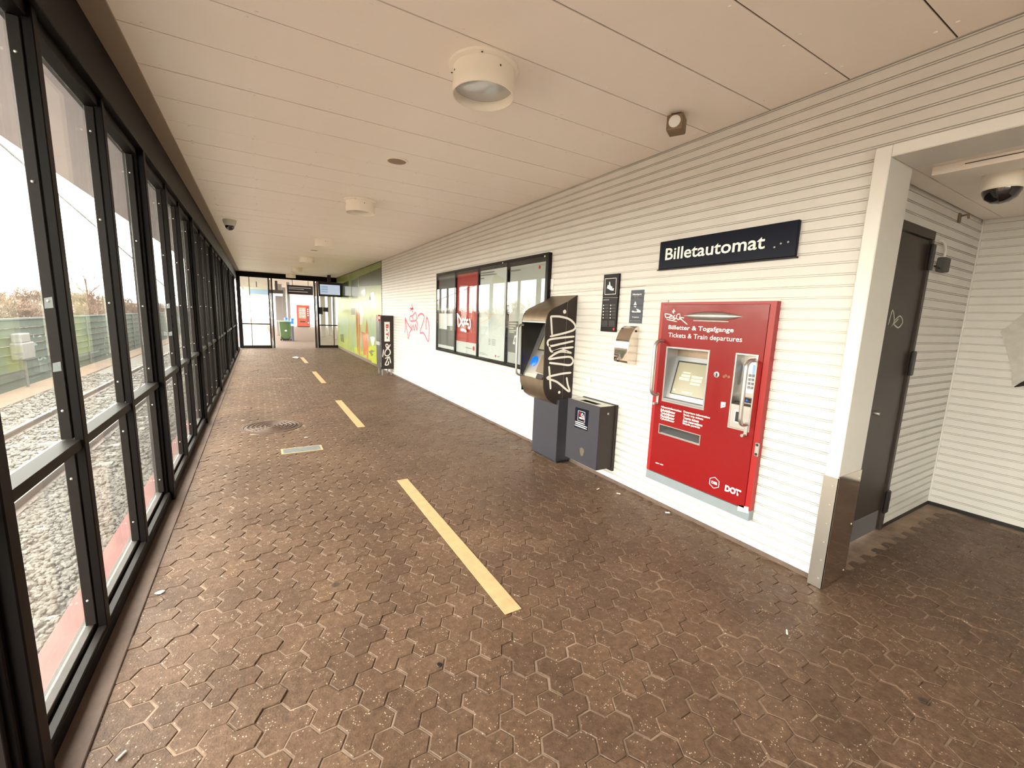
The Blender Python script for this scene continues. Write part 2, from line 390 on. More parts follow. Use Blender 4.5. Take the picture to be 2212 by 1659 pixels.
def tile_geo(ins=.0027):
    a = inset(TH, ins); b = inset(TH, ins+.0022); n = len(a)
    v = [(p.x, p.y, -.016) for p in a]+[(p.x, p.y, -.0022) for p in a]+[(p.x, p.y, 0) for p in b]
    f = [(i, (i+1) % n, n+(i+1) % n, n+i) for i in range(n)]+[(n+i, n+(i+1) % n, 2*n+(i+1) % n, 2*n+i) for i in range(n)]+[tuple(range(2*n, 3*n))]
    return v, f
tv, tf = tile_geo()
def pj(P):
    q = P-CAM; z = q.dot(fw)
    return (None if z < .05 else (W/2+F*q.dot(rt)/z, HH/2-F*q.dot(up)/z))
spots = []
A0 = (.8105, 1.2635)
for j in range(-62, 125):
    for i in range(-90, 60):
        x = A0[0]+i*3*S+j*1.5*S; y = A0[1]+j*1.5*D
        cx, cy = x+S*.5, y-D*.5
        ok = (-.62 < cx and cx < XR+.045 and YB+.1 < cy < YEND-.06) or (XR-.06 <= cx < 4.82 and -1.4 < cy < 1.02)
        if not ok or math.hypot(cx-.08, cy-5.93) < .30: continue
        p = pj(Vector((cx, cy, 0))); vis = p is not None and -20 < p[0] < W+20 and -20 < p[1] < HH+30 and cx < 3.2
        d = (Vector((cx, cy, 0))-CAM).length
        spots.append((0 if vis else 1, d, x, y))
spots.sort()
pm = bpy.data.meshes.new('paver'); pm.from_pydata(tv, [], tf); pm.materials.append(M['paver_i'])
fl = MB()
for k, (nv, d, x, y) in enumerate(spots):
    near_glass = x < 0
    dz = random.uniform(-.0016, .0010); rx = random.gauss(0, .006); ry = random.gauss(0, .006); rz = random.gauss(0, .008)
    dx = random.gauss(0, .0012); dy = random.gauss(0, .0012)
    if x < .1 and random.random() < .5: dz -= random.uniform(0, .0015); rx *= 1.8; ry *= 1.8
    if k < 300:
        o = bpy.data.objects.new('paver', pm); COL.objects.link(o); o.parent = floor
        o.location = Vector((x+dx, y+dy, dz))-ORG[floor.name]; o.rotation_euler = (rx, ry, rz)
    else:
        cs, sn = math.cos(rz), math.sin(rz)
        fl.add([(x+dx+a*cs-b*sn, y+dy+a*sn+b*cs, c+dz+a*-ry+b*rx) for a, b, c in tv], tf)
stuff(fl.build('paver_field', 'paver_f', floor))
# kerb strip beneath the glazing
struct(MB().box(-.66, -.545, YB, YEND, -.03, .006).build('trim_1', 'kerb', bevel=.003), 'dirty brown concrete strip between the pavers and the glazing', 'trim')

# ---- right wall: body, horizontal siding boards, opening to the alcove
ZH = 2.335; YP = 1.035
wr = MB(); [wr.box(*b) for b in ((XR+.0135, 2.93, YP, 1.43, 0, H+.05), (XR+.0135, 2.93, 2.24, YEND, 0, H+.05), (XR+.0135, 2.93, 1.43, 2.24, 0, .23), (XR+.0135, 2.93, 1.43, 2.24, 1.58, H+.05))]; wr.box(XR+.0135, 2.93, YB, YP, ZH, H+.05); wr.box(XR+.0135, 2.93, YB, -1.5, 0, ZH)
wall_right = struct(wr.build('wall_right', 'casing', org=(2.82, 7, 0)), 'cream white wall of narrow horizontal grooved boards', 'wall')
PP = .0615
def plank_profile(): return [(0, 0), (0, .0465), (.010, .0473), (.010, .0502), (.001, .0516), (.001, .0562), (.010, .0576), (.010, .0615), (.013, .0615), (.013, 0)]
nrow = int((H-.02)/PP)+1
pl_cache = {}
def plank_mesh(key, fn, t0, t1):
    if key not in pl_cache:
        q = MB(); q.prism(plank_profile(), fn, t0, t1); me = bpy.data.meshes.new('plank'); me.from_pydata(q.v, [], q.f); me.materials.append(M['siding'])
        bm = bmesh.new(); bm.from_mesh(me); bmesh.ops.recalc_face_normals(bm, faces=bm.faces); bm.to_mesh(me); bm.free(); pl_cache[key] = me
    return pl_cache[key]
def plank(parent, me, loc):
    o = bpy.data.objects.new('plank', me); COL.objects.link(o); o.parent = parent; o.location = Vector(loc)-ORG[parent.name]; return o
fr = lambda u, w, t: (u, t, w)
for r in range(nrow):
    z = .028+r*PP
    if .16 < z < 1.6:      # boards cut around the built-in ticket machine
        plank(wall_right, plank_mesh('r1', fr, YP, 1.425), (XR, 0, z)); plank(wall_right, plank_mesh('r2', fr, 2.245, 11.06), (XR, 0, z))
    elif z+PP < ZH+.01: plank(wall_right, plank_mesh('r', fr, YP, 11.06), (XR, 0, z))
    else: plank(wall_right, plank_mesh('rh', fr, YB, 11.06), (XR, 0, z))
    if z+PP < ZH+.01: plank(wall_right, plank_mesh('rb', fr, YB, -1.5), (XR, 0, z))
MB().box(XR-.004, XR+.014, YP, 11.06, 0, .03).build('base_strip', 'kerb', wall_right)
# casing of the opening
cz = MB(); cz.box(2.652, 2.93, .968, YP, .0, ZH); cz.box(2.652, 2.93, -1.5, .968, 2.278, ZH)
struct(cz.build('trim_2', 'casing', bevel=.004), 'broad white painted casing around the alcove opening', 'trim')
# ---- alcove
AB = 4.87; AY = 1.12; AZ = 2.335
wa = MB(); wa.box(2.93, 3.255, AY+.0135, AY+.15, 0, AZ+.2); wa.box(3.905, AB, AY+.0135, AY+.15, 0, AZ+.2); wa.box(3.255, 3.905, AY+.0135, AY+.15, 2.115, AZ+.2)
wall_side = struct(wa.build('wall_alcove', 'casing', org=(3.9, AY+.08, 0)), 'boarded side wall of the alcove around the dark door', 'wall')
fa = lambda u, w, t: (t, u, w)
for r in range(int(AZ/PP)):
    z = .028+r*PP
    if z < 2.10:
        plank(wall_side, plank_mesh('a1', fa, 3.905, AB), (0, AY, z))
    else: plank(wall_side, plank_mesh('a2', fa, 2.93, AB), (0, AY, z))
MB().box(2.932, 3.255, AY+.001, AY+.0134, 0, 2.115).build('plain_panel', 'casing', wall_side)
MB().box(3.905, AB, AY-.004, AY+.004, 0, .028).build('base_strip', 'black', wall_side)
wb = MB(); wb.box(AB+.0135, AB+.15, -1.5, AY+.15, 0, AZ+.2)
wall_back = struct(wb.build('wall_back', 'casing', org=(AB+.08, 0, 0)), 'boarded back wall of the alcove with grey scuffed patch', 'wall')
for r in range(int(AZ/PP)): plank(wall_back, plank_mesh('b', fr, -1.5, AY), (AB, 0, .028+r*PP))
MB().box(AB-.006, AB+.004, -1.5, AY, 0, .028).build('base_strip', 'black', wall_back)
MB().box(AB-.008, AB+.001, AY-.008, AY+.001, .03, AZ).build('corner_bead', 'casing', wall_back)
struct(MB().box(2.93, 5.02, -1.62, -1.5, 0, AZ+.2).build('wall_front', 'casing'), 'plain white wall closing the alcove', 'wall')
ca = struct(MB().box(2.93, AB+.15, -1.5, AY+.15, AZ+.004, AZ+.03).build('ceiling_alcove', 'ceildark'), 'low beige boarded ceiling of the alcove', 'ceiling')
for (x0, x1, y0, y1) in ((2.93, AB, 1.022, AY), (2.93, AB, -.03, 1.016), (2.93, AB, -1.5, -.036)):
    MB().box(x0, x1, y0, y1, AZ-.010, AZ+.004).build('ceiling_board', 'ceil', ca)
# ---- ceiling
cl = MB(); cl.box(-.75, 5.05, YB, YEND+.05, H+.005, H+.25)
ceiling = struct(cl.build('ceiling', 'ceildark', org=(1.1, 7, H+.014)), 'beige ceiling of wide boards running across the corridor', 'ceiling')
bmesh_b = MB(); bmesh_b.box(XL, XR-.006, .0035, .4014-.0035, 0, .006)
bme = bpy.data.meshes.new('ceiling_board'); bme.from_pydata(bmesh_b.v, [], bmesh_b.f); bme.materials.append(M['ceil'])
k0 = int((YB-3.2231)/.40138); nails = MB()
for k in range(k0, int((YEND-3.2231)/.40138)+1):
    y = 3.2231+k*.40138
    if y+.4 > YEND+.02: continue
    o = bpy.data.objects.new('ceiling_board', bme); COL.objects.link(o); o.parent = ceiling; o.location = Vector((0, y, H+random.uniform(-.0012, .0012)))-ORG['ceiling']
    if -1 < y < 9:
        for i in range(8):
            for s in (-.035, .035):
                x = XL+.12+i*.42+random.uniform(-.02, .02)
                nails.lathe([(.006, -.0030), (.0075, .001)], (x, y+s+random.uniform(-.006, .006), H), 8)
yl = 3.2231+(int((YEND-3.2231)/.40138))*.40138
stuff(nails.build('nail_heads', 'ceil', ceiling))
MB().box(XL, XR+.013, yl-.4, YEND, H+.001, H+.006).build('ceiling_board', 'ceil', ceiling)
struct(MB().box(-.605, XL+.004, YB, YEND, H-.012, H+.02).build('trim_3', 'ceiltrim'), 'brown strip between the ceiling boards and the dark window head', 'trim')
struct(MB().box(-.75, -.603, YB, YEND, 2.462, H+.02).build('trim_4', 'frame', bevel=.003), 'long dark beam above the glazing', 'trim')

# ---- glazing bays along the track
GX = -.697
posts = [-5.8, -3.4, -.95, 1.62, 3.90, 6.40, 8.90, 11.40, 13.90, 16.40, 18.14]
def screws(mb, pts):
    for p, ax in pts: mb.lathe([(.0055, 0), (.0045, .003), (.001, .0042)], p, 8, ax)
for b in range(len(posts)-1):
    y0, y1 = posts[b], posts[b+1]; nseg = 3 if y1-y0 > 2 else 2
    w = sroot('window_%d' % (b+1), 'tall dark framed window bay on the track side, bay %s the end doors' % (['tenth from', 'ninth from', 'eighth from', 'seventh from', 'sixth from', 'fifth from', 'fourth from', 'third from', 'second from', 'next to'][b]), (-.66, (y0+y1)/2, 0), 'window')
    # post at the near end: stacked ridges
    MB().box(-.715, -.606, y0-.030, y0+.030, 0, 2.73).build('post', 'frame', w, bevel=.004)
    MB().box(-.700, -.640, y0-.052, y0-.0305, .07, 2.46).build('post_ridge', 'frame', w, bevel=.004)
    MB().box(-.700, -.640, y0+.0305, y0+.052, .07, 2.46).build('post_ridge', 'frame', w, bevel=.004)
    # bottom rail
    MB().box(-.715, -.625, y0+.03, y1-.03, .006, .062).build('bottom_rail', 'frame', w, bevel=.003)
    MB().box(-.715, -.668, y0+.052, y1-.052, .0625, .088).build('sill_bead', 'sillm', w, bevel=.002)
    MB().box(-.655, -.628, y0+.052, y1-.052, .0625, .076).build('inner_rail', 'bead', w, bevel=.002)
    MB().box(-.715, -.640, y0+.052, y1-.052, 2.415, 2.462).build('head_rail', 'frame', w, bevel=.002)
    seg = (y1-y0)/nseg; sc_ = MB()
    fr3 = (2.31, 3.085) if 1.5 < y0 < 2 else (y0+.365*(y1-y0), y0+.65*(y1-y0))
    edges = [y0+.052]+([*fr3] if nseg == 3 else [y0+seg])+[y1-.052]
    for i in range(1, nseg):
        y = edges[i]
        MB().box(-.654, -.625, y-.024, y+.024, .0625, 2.462).build('mullion', 'frame', w, bevel=.003)
    for i in range(nseg):
        a, c = edges[i], edges[i+1]
        ai, ci = a+(.024 if i else 0), c-(.024 if i < nseg-1 else 0)
        MB().box(-.705, -.634, a, c, .868, .906).build('transom', 'bead', w, bevel=.002)
        for z0, z1 in ((.089, .8675), (.9065, 2.4145)):
            MB().box(GX-.004, GX+.004, a-.012 if i else a, c+.012 if i < nseg-1 else c, z0, z1).build('pane', 'glass', w)
            for q in ((a-.022 if i else a), ):
                if i: MB().box(-.692, -.658, q-.004, q+.048, z0+.004, z1-.004).build('glazing_bead', 'bead', w, bevel=.002)
            if i == nseg-1: MB().box(-.692, -.658, y1-.075, y1-.0525, z0+.004, z1-.004).build('glazing_bead', 'bead', w, bevel=.002)
            if i: 
                for t in range(2 if z1 < 1 else 4): screws(sc_, [((-.676, q-.004, z0+.12+t*(z1-z0-.24)/(1 if z1 < 1 else 3)), (0, -1, 0))])
            if i == nseg-1:
                for t in range(2 if z1 < 1 else 4): screws(sc_, [((-.676, y1-.075, z0+.10+t*(z1-z0-.22)/(1 if z1 < 1 else 3)), (0, -1, 0))])
    if 1.5 < y0 < 4.5:
        yy = edges[1]-.0265
        for zc, hh_ in ((1.42, .045), (1.18, .04)):
            MB().slab([(-.688, yy, zc), (-.664, yy, zc+.004), (-.664, yy, zc+hh_), (-.686, yy, zc+hh_-.006)], (0, -1, 0), .001).build('torn_sticker', 'tapedark', w)
    if y0 > 1 and y0 < 12: stuff(sc_.build('screws', 'screw', w))

struct(MB().box(-.75, 5.05, YB-.15, YB, 0, H+.25).build('wall_rear_light_block', 'casing'), 'unseen plain wall added behind to block light from the corridor end', 'wall')  # unseen wall, added so less light enters from behind the camera
struct(MB().box(-.75, -.62, YB, -5.85, 0, 2.46).build('wall_left', 'casing'), 'short plain wall before the first window bay', 'wall')
# ---- glazed screen with the open doorway at the far end
d1 = sroot('door_1', 'dark framed glazed screen with wide open doorway at the corridor end', (1.1, YEND, 0), 'door')
for x0, x1 in ((-.62, -.50), (.355, .40), (.455, .50), (1.88, 1.925), (1.985, 2.05)):
    MB().box(x0, x1, YEND, YEND+.07, 0, 2.56).build('jamb', 'frame', d1, bevel=.003)
for x0, x1 in ((-.235, -.215), (2.55, 2.575)): MB().box(x0, x1, YEND+.01, YEND+.05, .10, 2.56).build('glazing_bar', 'frame', d1)
MB().box(-.62, XR, YEND-.03, YEND+.09, 2.55, H).build('header', 'frame', d1, bevel=.003)
for x0, x1 in ((-.50, .355), (2.05, XR)):
    MB().box(x0, x1, YEND, YEND+.06, 0, .10).build('bottom_rail', 'bead', d1, bevel=.003)
    MB().box(x0, x1, YEND+.005, YEND+.05, .865, .905).build('transom', 'frame', d1)
    MB().box(x0, x1, YEND+.025, YEND+.032, .905, 2.55).build('pane', 'glass_door', d1)
    MB().box(x0, x1, YEND+.025, YEND+.032, .10, .865).build('pane', 'glass_door', d1)
for x in (.428, 1.955): MB().box(x-.012, x+.012, YEND+.07, YEND+.12, 0, 2.5).build('door_edge', 'bead', d1)
for q in ([(685, 663), (697, 664), (697, 679), (686, 678)], [(698, 664), (709, 664), (709, 674), (698, 673)]):
    MB().slab([ony(a, c, YEND+.02) for a, c in q], (0, -1, 0), .004).build('notice', 'black', d1)

# ---- dark door in the alcove
d2 = sroot('door_2', 'narrow dark brown steel door with grey kick plate in the alcove', (3.58, AY+.05, 0), 'door')
f = MB(); f.box(3.256, 3.905, AY-.012, AY+.11, 2.06, 2.115); f.box(3.862, 3.905, AY-.012, AY+.11, 0.0, 2.06); f.box(3.256, 3.272, AY-.012, AY+.11, 0.0, 2.06)
f.build('door_frame', 'door', d2, bevel=.003)
MB().box(3.274, 3.858, AY+.002, AY+.045, .012, 2.056).build('door_leaf', 'door', d2, bevel=.003)
MB().box(3.290, 3.795, AY-.004, AY+.0015, .018, .168).build('kick_plate', 'kick', d2, bevel=.001)
for z in (.14, 1.15, 1.86):
    MB().box(3.835, 3.895, AY-.030, AY-.0125, z, z+.17).build('hinge', 'black', d2, bevel=.006)
tagp = crop(1740, 200, .3134)
for st in ([(570, 1600), (600, 1500), (610, 1580), (580, 1620), (640, 1560)], [(615, 1570), (650, 1540), (670, 1580), (640, 1620), (610, 1600)]):
    MB().ribbon(smoothline([ony(a, c, AY+.0015) for a, c in tagp(st)], 5), (0, -1, 0), .008).build('graffiti_stroke', 'greyp', d2)
MB().lathe([(.012, 0), (.012, .03), (.009, .034)], ony(1886, 892, AY+.002), 12, (0, -1, 0)).build('lock_cylinder', 'steel2', d2, smooth=40)

# ================================================================== THINGS ON THE RIGHT WALL
def rect_yz(pts, x):
    q = wpx(pts, x); ys = sorted(p.y for p in q); zs = sorted(p.z for p in q)
    return ((ys[0]+ys[1])/2, (ys[2]+ys[3])/2, (zs[0]+zs[1])/2, (zs[2]+zs[3])/2)
def plate(mb, y0, y1, z0, z1, holes, x0, x1):
    ys = sorted({y0, y1, *[h[0] for h in holes], *[h[1] for h in holes]}); zs = sorted({z0, z1, *[h[2] for h in holes], *[h[3] for h in holes]})
    for a, b in zip(ys, ys[1:]):
        for c, d in zip(zs, zs[1:]):
            if not any(h[0] < (a+b)/2 < h[1] and h[2] < (c+d)/2 < h[3] for h in holes): mb.box(x0, x1, a, b, c, d)
    return mb
def strokes(parent, lines, tr, plane, nrm, w, m, name='graffiti_stroke', n=5):
    for st in lines: MB().ribbon(smoothline([plane(a, b) for a, b in tr(st)], n), nrm, w).build(name, m, parent)
def wtext(s, lo, ro, hpx, m, parent, x, bold=0., **k):
    """wall lettering between two pixels on the base line, height in pixels at its left end"""
    a = onx(*lo, x); b = onx(*ro, x); hh = (onx(lo[0], lo[1]-hpx, x)-a).length
    d = (b-a); d.x = 0
    if ' ' in s and hpx > 9: return words(s, a, d.length, hh, m, parent, bold)
    return text(s, a, d.length, hh, m, parent, X=(0, -1, 0), bold=bold, **k)

# ---- ticket machine
XM = 2.657
tm = thing('ticket_machine', 'large red ticket machine with touch screen, card terminal and two grab handles', 'ticket machine', (XM+.03, 1.83, .205))
c1 = crop(1420, 640, .15668); c6 = crop(1380, 620, .31336)
scr = rect_yz(c1([(130, 690), (728, 742), (640, 1575), (60, 1440)]), XM)
pay = rect_yz(c1([(1085, 782), (1397, 808), (1262, 1900), (970, 1785)]), XM)
pay = (pay[0], pay[1], pay[2], pay[3])
tray = rect_yz(c6([(140, 943), (425, 1018), (420, 1095), (135, 1005)]), XM)
Y0, Y1, Z0, Z1 = 1.412, 2.268, .205, 1.605
mb = MB(); plate(mb, Y0, Y1, Z0+.07, Z1, [(Y0+.035, Y1-.03, Z0+.07, Z1-.018)], XM+.004, XR+.006); mb.build('outer_frame', 'redside', tm)
mb = MB(); plate(mb, Y0+.037, Y1-.032, Z0+.075, Z1-.02, [scr, pay, tray], XM, XM+.012); mb.build('front_panel', 'red', tm)
MB().box(XM+.135, 2.92, Y0+.03, Y1-.03, Z0+.04, Z1-.03).build('cabinet_body', 'redside', tm)
MB().box(XM+.001, XR+.006, Y0, Y1, Z0, Z0+.068).build('plinth', 'plinthgrey', tm, bevel=.002)
MB().slab(wpx(c6([(685, 1500), (757, 1518), (755, 1560), (680, 1540)]), XM+.001), WN, .001).build('plinth_label', 'offwhite', tm)
def recess(name, h, depth, m, thick=.006):
    y0, y1, z0, z1 = h; x0, x1 = XM-.002, XM+depth; q = MB()
    for b in ((x0, x1, y0, y0+thick, z0, z1), (x0, x1, y1-thick, y1, z0, z1), (x0, x1, y0+thick, y1-thick, z0, z0+thick), (x0, x1, y0+thick, y1-thick, z1-thick, z1)): q.box(*b)
    return q.build(name, m, tm)
r1 = recess('screen_surround', scr, .13, 'alu', .012)
y0, y1, z0, z1 = scr
def incl(ya, yb, za, zb, xa, xb, t, name, m, parent, push=0.):   # board leaning back: bottom at xa, top at xb
    q = [Vector((xa-push, ya, za)), Vector((xa-push, yb, za)), Vector((xb-push, yb, zb)), Vector((xb-push, ya, zb))]
    return MB().slab(q, (-1, 0, .3), t).build(name, m, parent)
bz = incl(y0+.012, y1-.012, z0+.03, z1-.075, XM+.03, XM+.115, .004, 'screen_bezel', 'alu', tm)
def onb(u, v, push): # point of the bezel, u from the camera side's left (far y) to right, v up
    return Vector((XM+.03+.085*v-push, y1-.012+(y0-y1+.024)*u, z0+.03+(z1-z0-.105)*v))
MB().slab([onb(.09, .11, .006), onb(.985, .11, .006), onb(.985, .90, .006), onb(.09, .90, .006)], (-1, 0, .3), .003).build('screen_frame', 'black', bz)
MB().slab([onb(.13, .13, .011), onb(.97, .13, .011), onb(.97, .87, .011), onb(.13, .87, .011)], (-1, 0, .3), .002).build('screen', 'screen', bz)
for u0, v0, u1, v1 in ((.24, .47, .50, .53), (.54, .47, .80, .53), (.28, .55, .50, .60), (.54, .55, .80, .60), (.30, .63, .49, .66), (.54, .40, .78, .44), (.40, .18, .66, .22), (.17, .20, .22, .24)):
    MB().slab([onb(u0, v0, .0145), onb(u1, v0, .0145), onb(u1, v1, .0145), onb(u0, v1, .0145)], (-1, 0, .3), .0008).build('screen_caption', 'screenlight', bz)
MB().box(XM+.118, XM+.132, y0+.002, y1-.002, z0+.002, z1-.002).build('recess_back', 'bronze', tm)
MB().box(XM-.003, XM+.028, y0+.012, y1-.012, z0+.012, z0+.03).build('screen_ledge', 'alu', tm, bevel=.003)
# payment bay
recess('payment_surround', pay, .12, 'steel2', .008)
y0, y1, z0, z1 = pay; zz = lambda t: z0+(z1-z0)*t
MB().box(XM-.002, XM+.02, y0+.008, y1-.008, z0+.008, zz(.33)).build('card_plate', 'steel2', tm, bevel=.002)
MB().box(XM+.001, XM-.006, y0+.05, y1-.04, zz(.09), zz(.26)).build('card_slot_plate', 'offwhite', tm)
MB().box(XM-.007, XM-.018, (y0+y1)/2-.012, (y0+y1)/2+.020, zz(.11), zz(.24)).build('card_slot', 'black', tm, bevel=.003)
MB().box(XM+.085, XM+.118, y0+.008, y1-.008, zz(.34), z1-.009).build('payment_back', 'steel2', tm)
term = MB().box(XM+.05, XM+.084, y0+.009, (y0+y1)/2+.028, zz(.48), zz(.90)).build('terminal', 'white', tm, bevel=.004)
yc = (y0+y1)/2
MB().box(XM+.045, XM+.049, y0+.012, yc-.02, zz(.74), zz(.86)).build('terminal_display', 'bluelite', term)
for i in range(4):
    for j in range(3): MB().box(XM+.043, XM+.049, y0+.014+j*.022, y0+.030+j*.022, zz(.545)+i*.026, zz(.545)+i*.026+.018).build('key', 'ink', term, bevel=.002)
MB().box(XM+.072, XM+.084, yc+.045, y1-.02, zz(.58), zz(.86)).build('banknote_panel', 'alu', tm, bevel=.003)
MB().box(XM+.068, XM+.0715, yc+.055, y1-.03, zz(.76), zz(.83)).build('small_display', 'bluelite', tm)
MB().box(XM+.022, XM+.084, y0+.01, y1-.01, zz(.332), zz(.352)).build('payment_shelf', 'charcoal', tm)
crd = MB().box(XM+.026, XM+.08, y0+.02, yc+.03, zz(.354), zz(.42)).build('contactless_reader', 'charcoal', tm, bevel=.006)
MB().lathe([(.006, 0), (.006, .002)], (XM+.025, yc-.02, zz(.40)), 10, (-1, 0, 0)).build('reader_light', 'blue', crd)
MB().box(XM+.026, XM+.04, y0+.025, yc+.025, zz(.354), zz(.372)).build('reader_lip', 'alu', crd)
# ticket tray
recess('ticket_tray', tray, .12, 'steel2', .006)
y0, y1, z0, z1 = tray
MB().slab([(XM+.01, y0+.006, z0+.006), (XM+.01, y1-.006, z0+.006), (XM+.11, y1-.006, z0+.03), (XM+.11, y0+.006, z0+.03)], (0, 0, 1), .003).build('tray_floor', 'alu', tm)
MB().box(XM+.112, XM+.118, y0+.006, y1-.006, z0+.006, z1-.006).build('tray_back', 'charcoal', tm)
# lamp fairing above the texts
a, b = onx(1476, 683, XM), onx(1605, 683, XM); L = (a-b).length; mid = (a+b)/2; mid.x = XM
v = MB(); prof = [(max(.0006, .031*(1-abs(t)**2.4)), t*L/2) for t in [i/12-1 for i in range(25)]]
v.lathe(prof, mid, 20, (0, -1, 0)); v.build('lamp_fairing', 'steel2', tm, smooth=60)
MB().box(XM-.008, XM+.0, mid.y-L*.30, mid.y+L*.30, mid.z-.036, mid.z-.031).build('lamp_strip', 'offwhite', tm, bevel=.003)
# lettering
wtext('Billetter & Togafgange', c1([(152, 470)])[0], c1([(1047, 520)])[0], 11.5, 'white', tm, XM, .012)
wtext('Tickets & Train departures', c1([(150, 580)])[0], c1([(1165, 640)])[0], 12.5, 'white', tm, XM)
for i, (s, w) in enumerate((('Afgangsinformation', 140), ('Enkeltbilletter', 100), ('Turistbilletter', 97), ('Pladsbilletter', 97), ('Cykelbilletter', 97))):
    wtext(s, c6([(152-i*1.2, 833+i*20)])[0], c6([(152+w-i*1.2, 833+i*20+w*.27)])[0], 5.4, 'white', tm, XM, .02)
for i, (s, w) in enumerate((('Departure information', 180), ('Single trip tickets', 136), ('Tourist tickets', 108), ('Seat reservations', 134), ('Bicycle permits', 118))):
    wtext(s, c6([(308-i*1.5, 868+i*20)])[0], c6([(308+w-i*1.5, 868+i*20+w*.27)])[0], 5.4, 'white', tm, XM, .02)
strokes(tm, [[(115, 1210), (140, 1218)], [(146, 1220), (168, 1227)]], c6, lambda a, b: onx(a, b, XM), WN, .007, 'white', 'small_print')
wtext('DOT', c6([(592, 1405)])[0], c6([(696, 1438)])[0], 14, 'white', tm, XM, .05)
P = onx(*c6([(700, 1408)])[0], XM); MB().lathe([(.006, 0), (.006, .001)], P, 12, (-1, 0, 0)).build('logo_dot', 'white', tm)
wtext('DSB', c6([(500, 1352)])[0], c6([(539, 1368)])[0], 6, 'white', tm, XM, .03)
P = onx(*c6([(520, 1349)])[0], XM); hx = [P+Vector((0, math.cos(math.radians(60*i+30))*.040, math.sin(math.radians(60*i+30))*.040)) for i in range(7)]
for i in range(6): MB().ribbon([hx[i], hx[i+1]], WN, .006, .001).build('logo_outline', 'white', tm)
P = onx(*c1([(822, 1080)])[0], XM); MB().lathe([(.020, 0), (.020, .006), (.013, .007), (.012, .002)], P, 20, (-1, 0, 0)).build('coin_slot_ring', 'steel2', tm, smooth=40)
MB().box(P.x-.008, P.x-.004, P.y-.002, P.y+.002, P.z-.011, P.z+.011).build('coin_slot', 'black', tm)
for q in ((945, 1095), (985, 1112), (920, 1108)):
    P = onx(*c1([q])[0], XM); MB().lathe([(.0095, 0), (.0095, .0012)], P, 14, (-1, 0, 0)).build('coin_symbol', 'pinkp', tm)
MB().slab(wpx(c1([(880, 1455), (942, 1462), (935, 1525), (872, 1540)]), XM), WN, .001).build('card_symbol', 'white', tm)
MB().slab(wpx(c1([(900, 1495), (925, 1498), (922, 1508), (898, 1505)]), XM-.001), WN, .001).build('card_symbol_mark', 'redlogo', tm)
# graffiti tag
strokes(tm, [[(105, 240), (125, 295), (200, 262), (108, 238)], [(190, 262), (165, 300), (225, 300)], [(170, 280), (215, 272)], [(245, 262), (220, 285), (250, 310), (215, 322)], [(275, 250), (262, 300), (300, 320), (312, 250), (278, 248)], [(312, 240), (320, 325)], [(370, 298), (315, 300), (415, 390)], [(130, 318), (270, 350)], [(228, 175), (225, 240)], [(205, 205), (248, 208)], [(210, 228), (240, 190)]], c1, lambda a, b: onx(a, b, XM), WN, .0065, 'spray')
# grab handles
def handle(parent, y, z0, z1, x0, out, r, m='steel2', foot=True):
    R = .05; xo = x0-out
    pts = [(x0, y, z1)]+[(xo+R-R*math.sin(t), y, z1-R+R*math.cos(t)) for t in [math.pi/2*i/6 for i in range(7)]]+[(xo+R-R*math.cos(t), y, z0+R-R*math.sin(t)) for t in [math.pi/2*i/6 for i in range(7)]]+[(x0, y, z0)]
    h = MB().tube(pts, r, 12).build('handle', m, parent, smooth=60)
    if foot:
        MB().box(x0-.012, x0, y-.011, y+.011, z0-.075, z0+.012).build('handle_foot', m, h, bevel=.003)
        MB().tube([(x0-.012, y, z0-.07), (x0-.045, y, z0-.07)], .010, 10).build('handle_peg', m, h, smooth=50)
    return h
handle(tm, Y1-.055, .90, 1.315, XM, .085, .0125)
handle(tm, Y0+.085, .83, 1.24, XM, .085, .0125)
lp = onx(1635.5, 971, XM)
lkp = MB().box(XM-.008, XM, lp.y-.014, lp.y+.014, lp.z-.045, lp.z+.045).build('lock_plate', 'steel2', tm, bevel=.005)
for s in (-.03, .03): MB().lathe([(.009, 0), (.007, .004)], (XM-.008, lp.y, lp.z+s), 12, (-1, 0, 0)).build('lock', 'charcoal', lkp)

# ---- "Billetautomat" sign
XS = 2.682
sg = thing('wall_sign', 'long navy sign with the word Billetautomat above the red ticket machine', 'sign', (XS+.01, 1.85, 1.855))
spl = MB().box(XS, XR, 1.357, 2.345, 1.857, 2.062).build('sign_plate', 'navy', sg, bevel=.004)
MB().box(XS-.004, XR, 1.350, 2.352, 1.849, 1.8565).build('sign_edge', 'signdark', sg)
cs = crop(1400, 460, .16275)
wtext('Billetautomat', cs([(225, 630)])[0], cs([(1545, 470)])[0], 25.0, 'white', spl, XS, .014)
for q in ((1675, 455), (1760, 405), (1858, 385)):
    P = onx(*cs([q])[0], XS); MB().lathe([(.006, 0), (.003, .001)], P, 9, (-1, 0, 0)).build('chipped_spot', 'alu', spl)

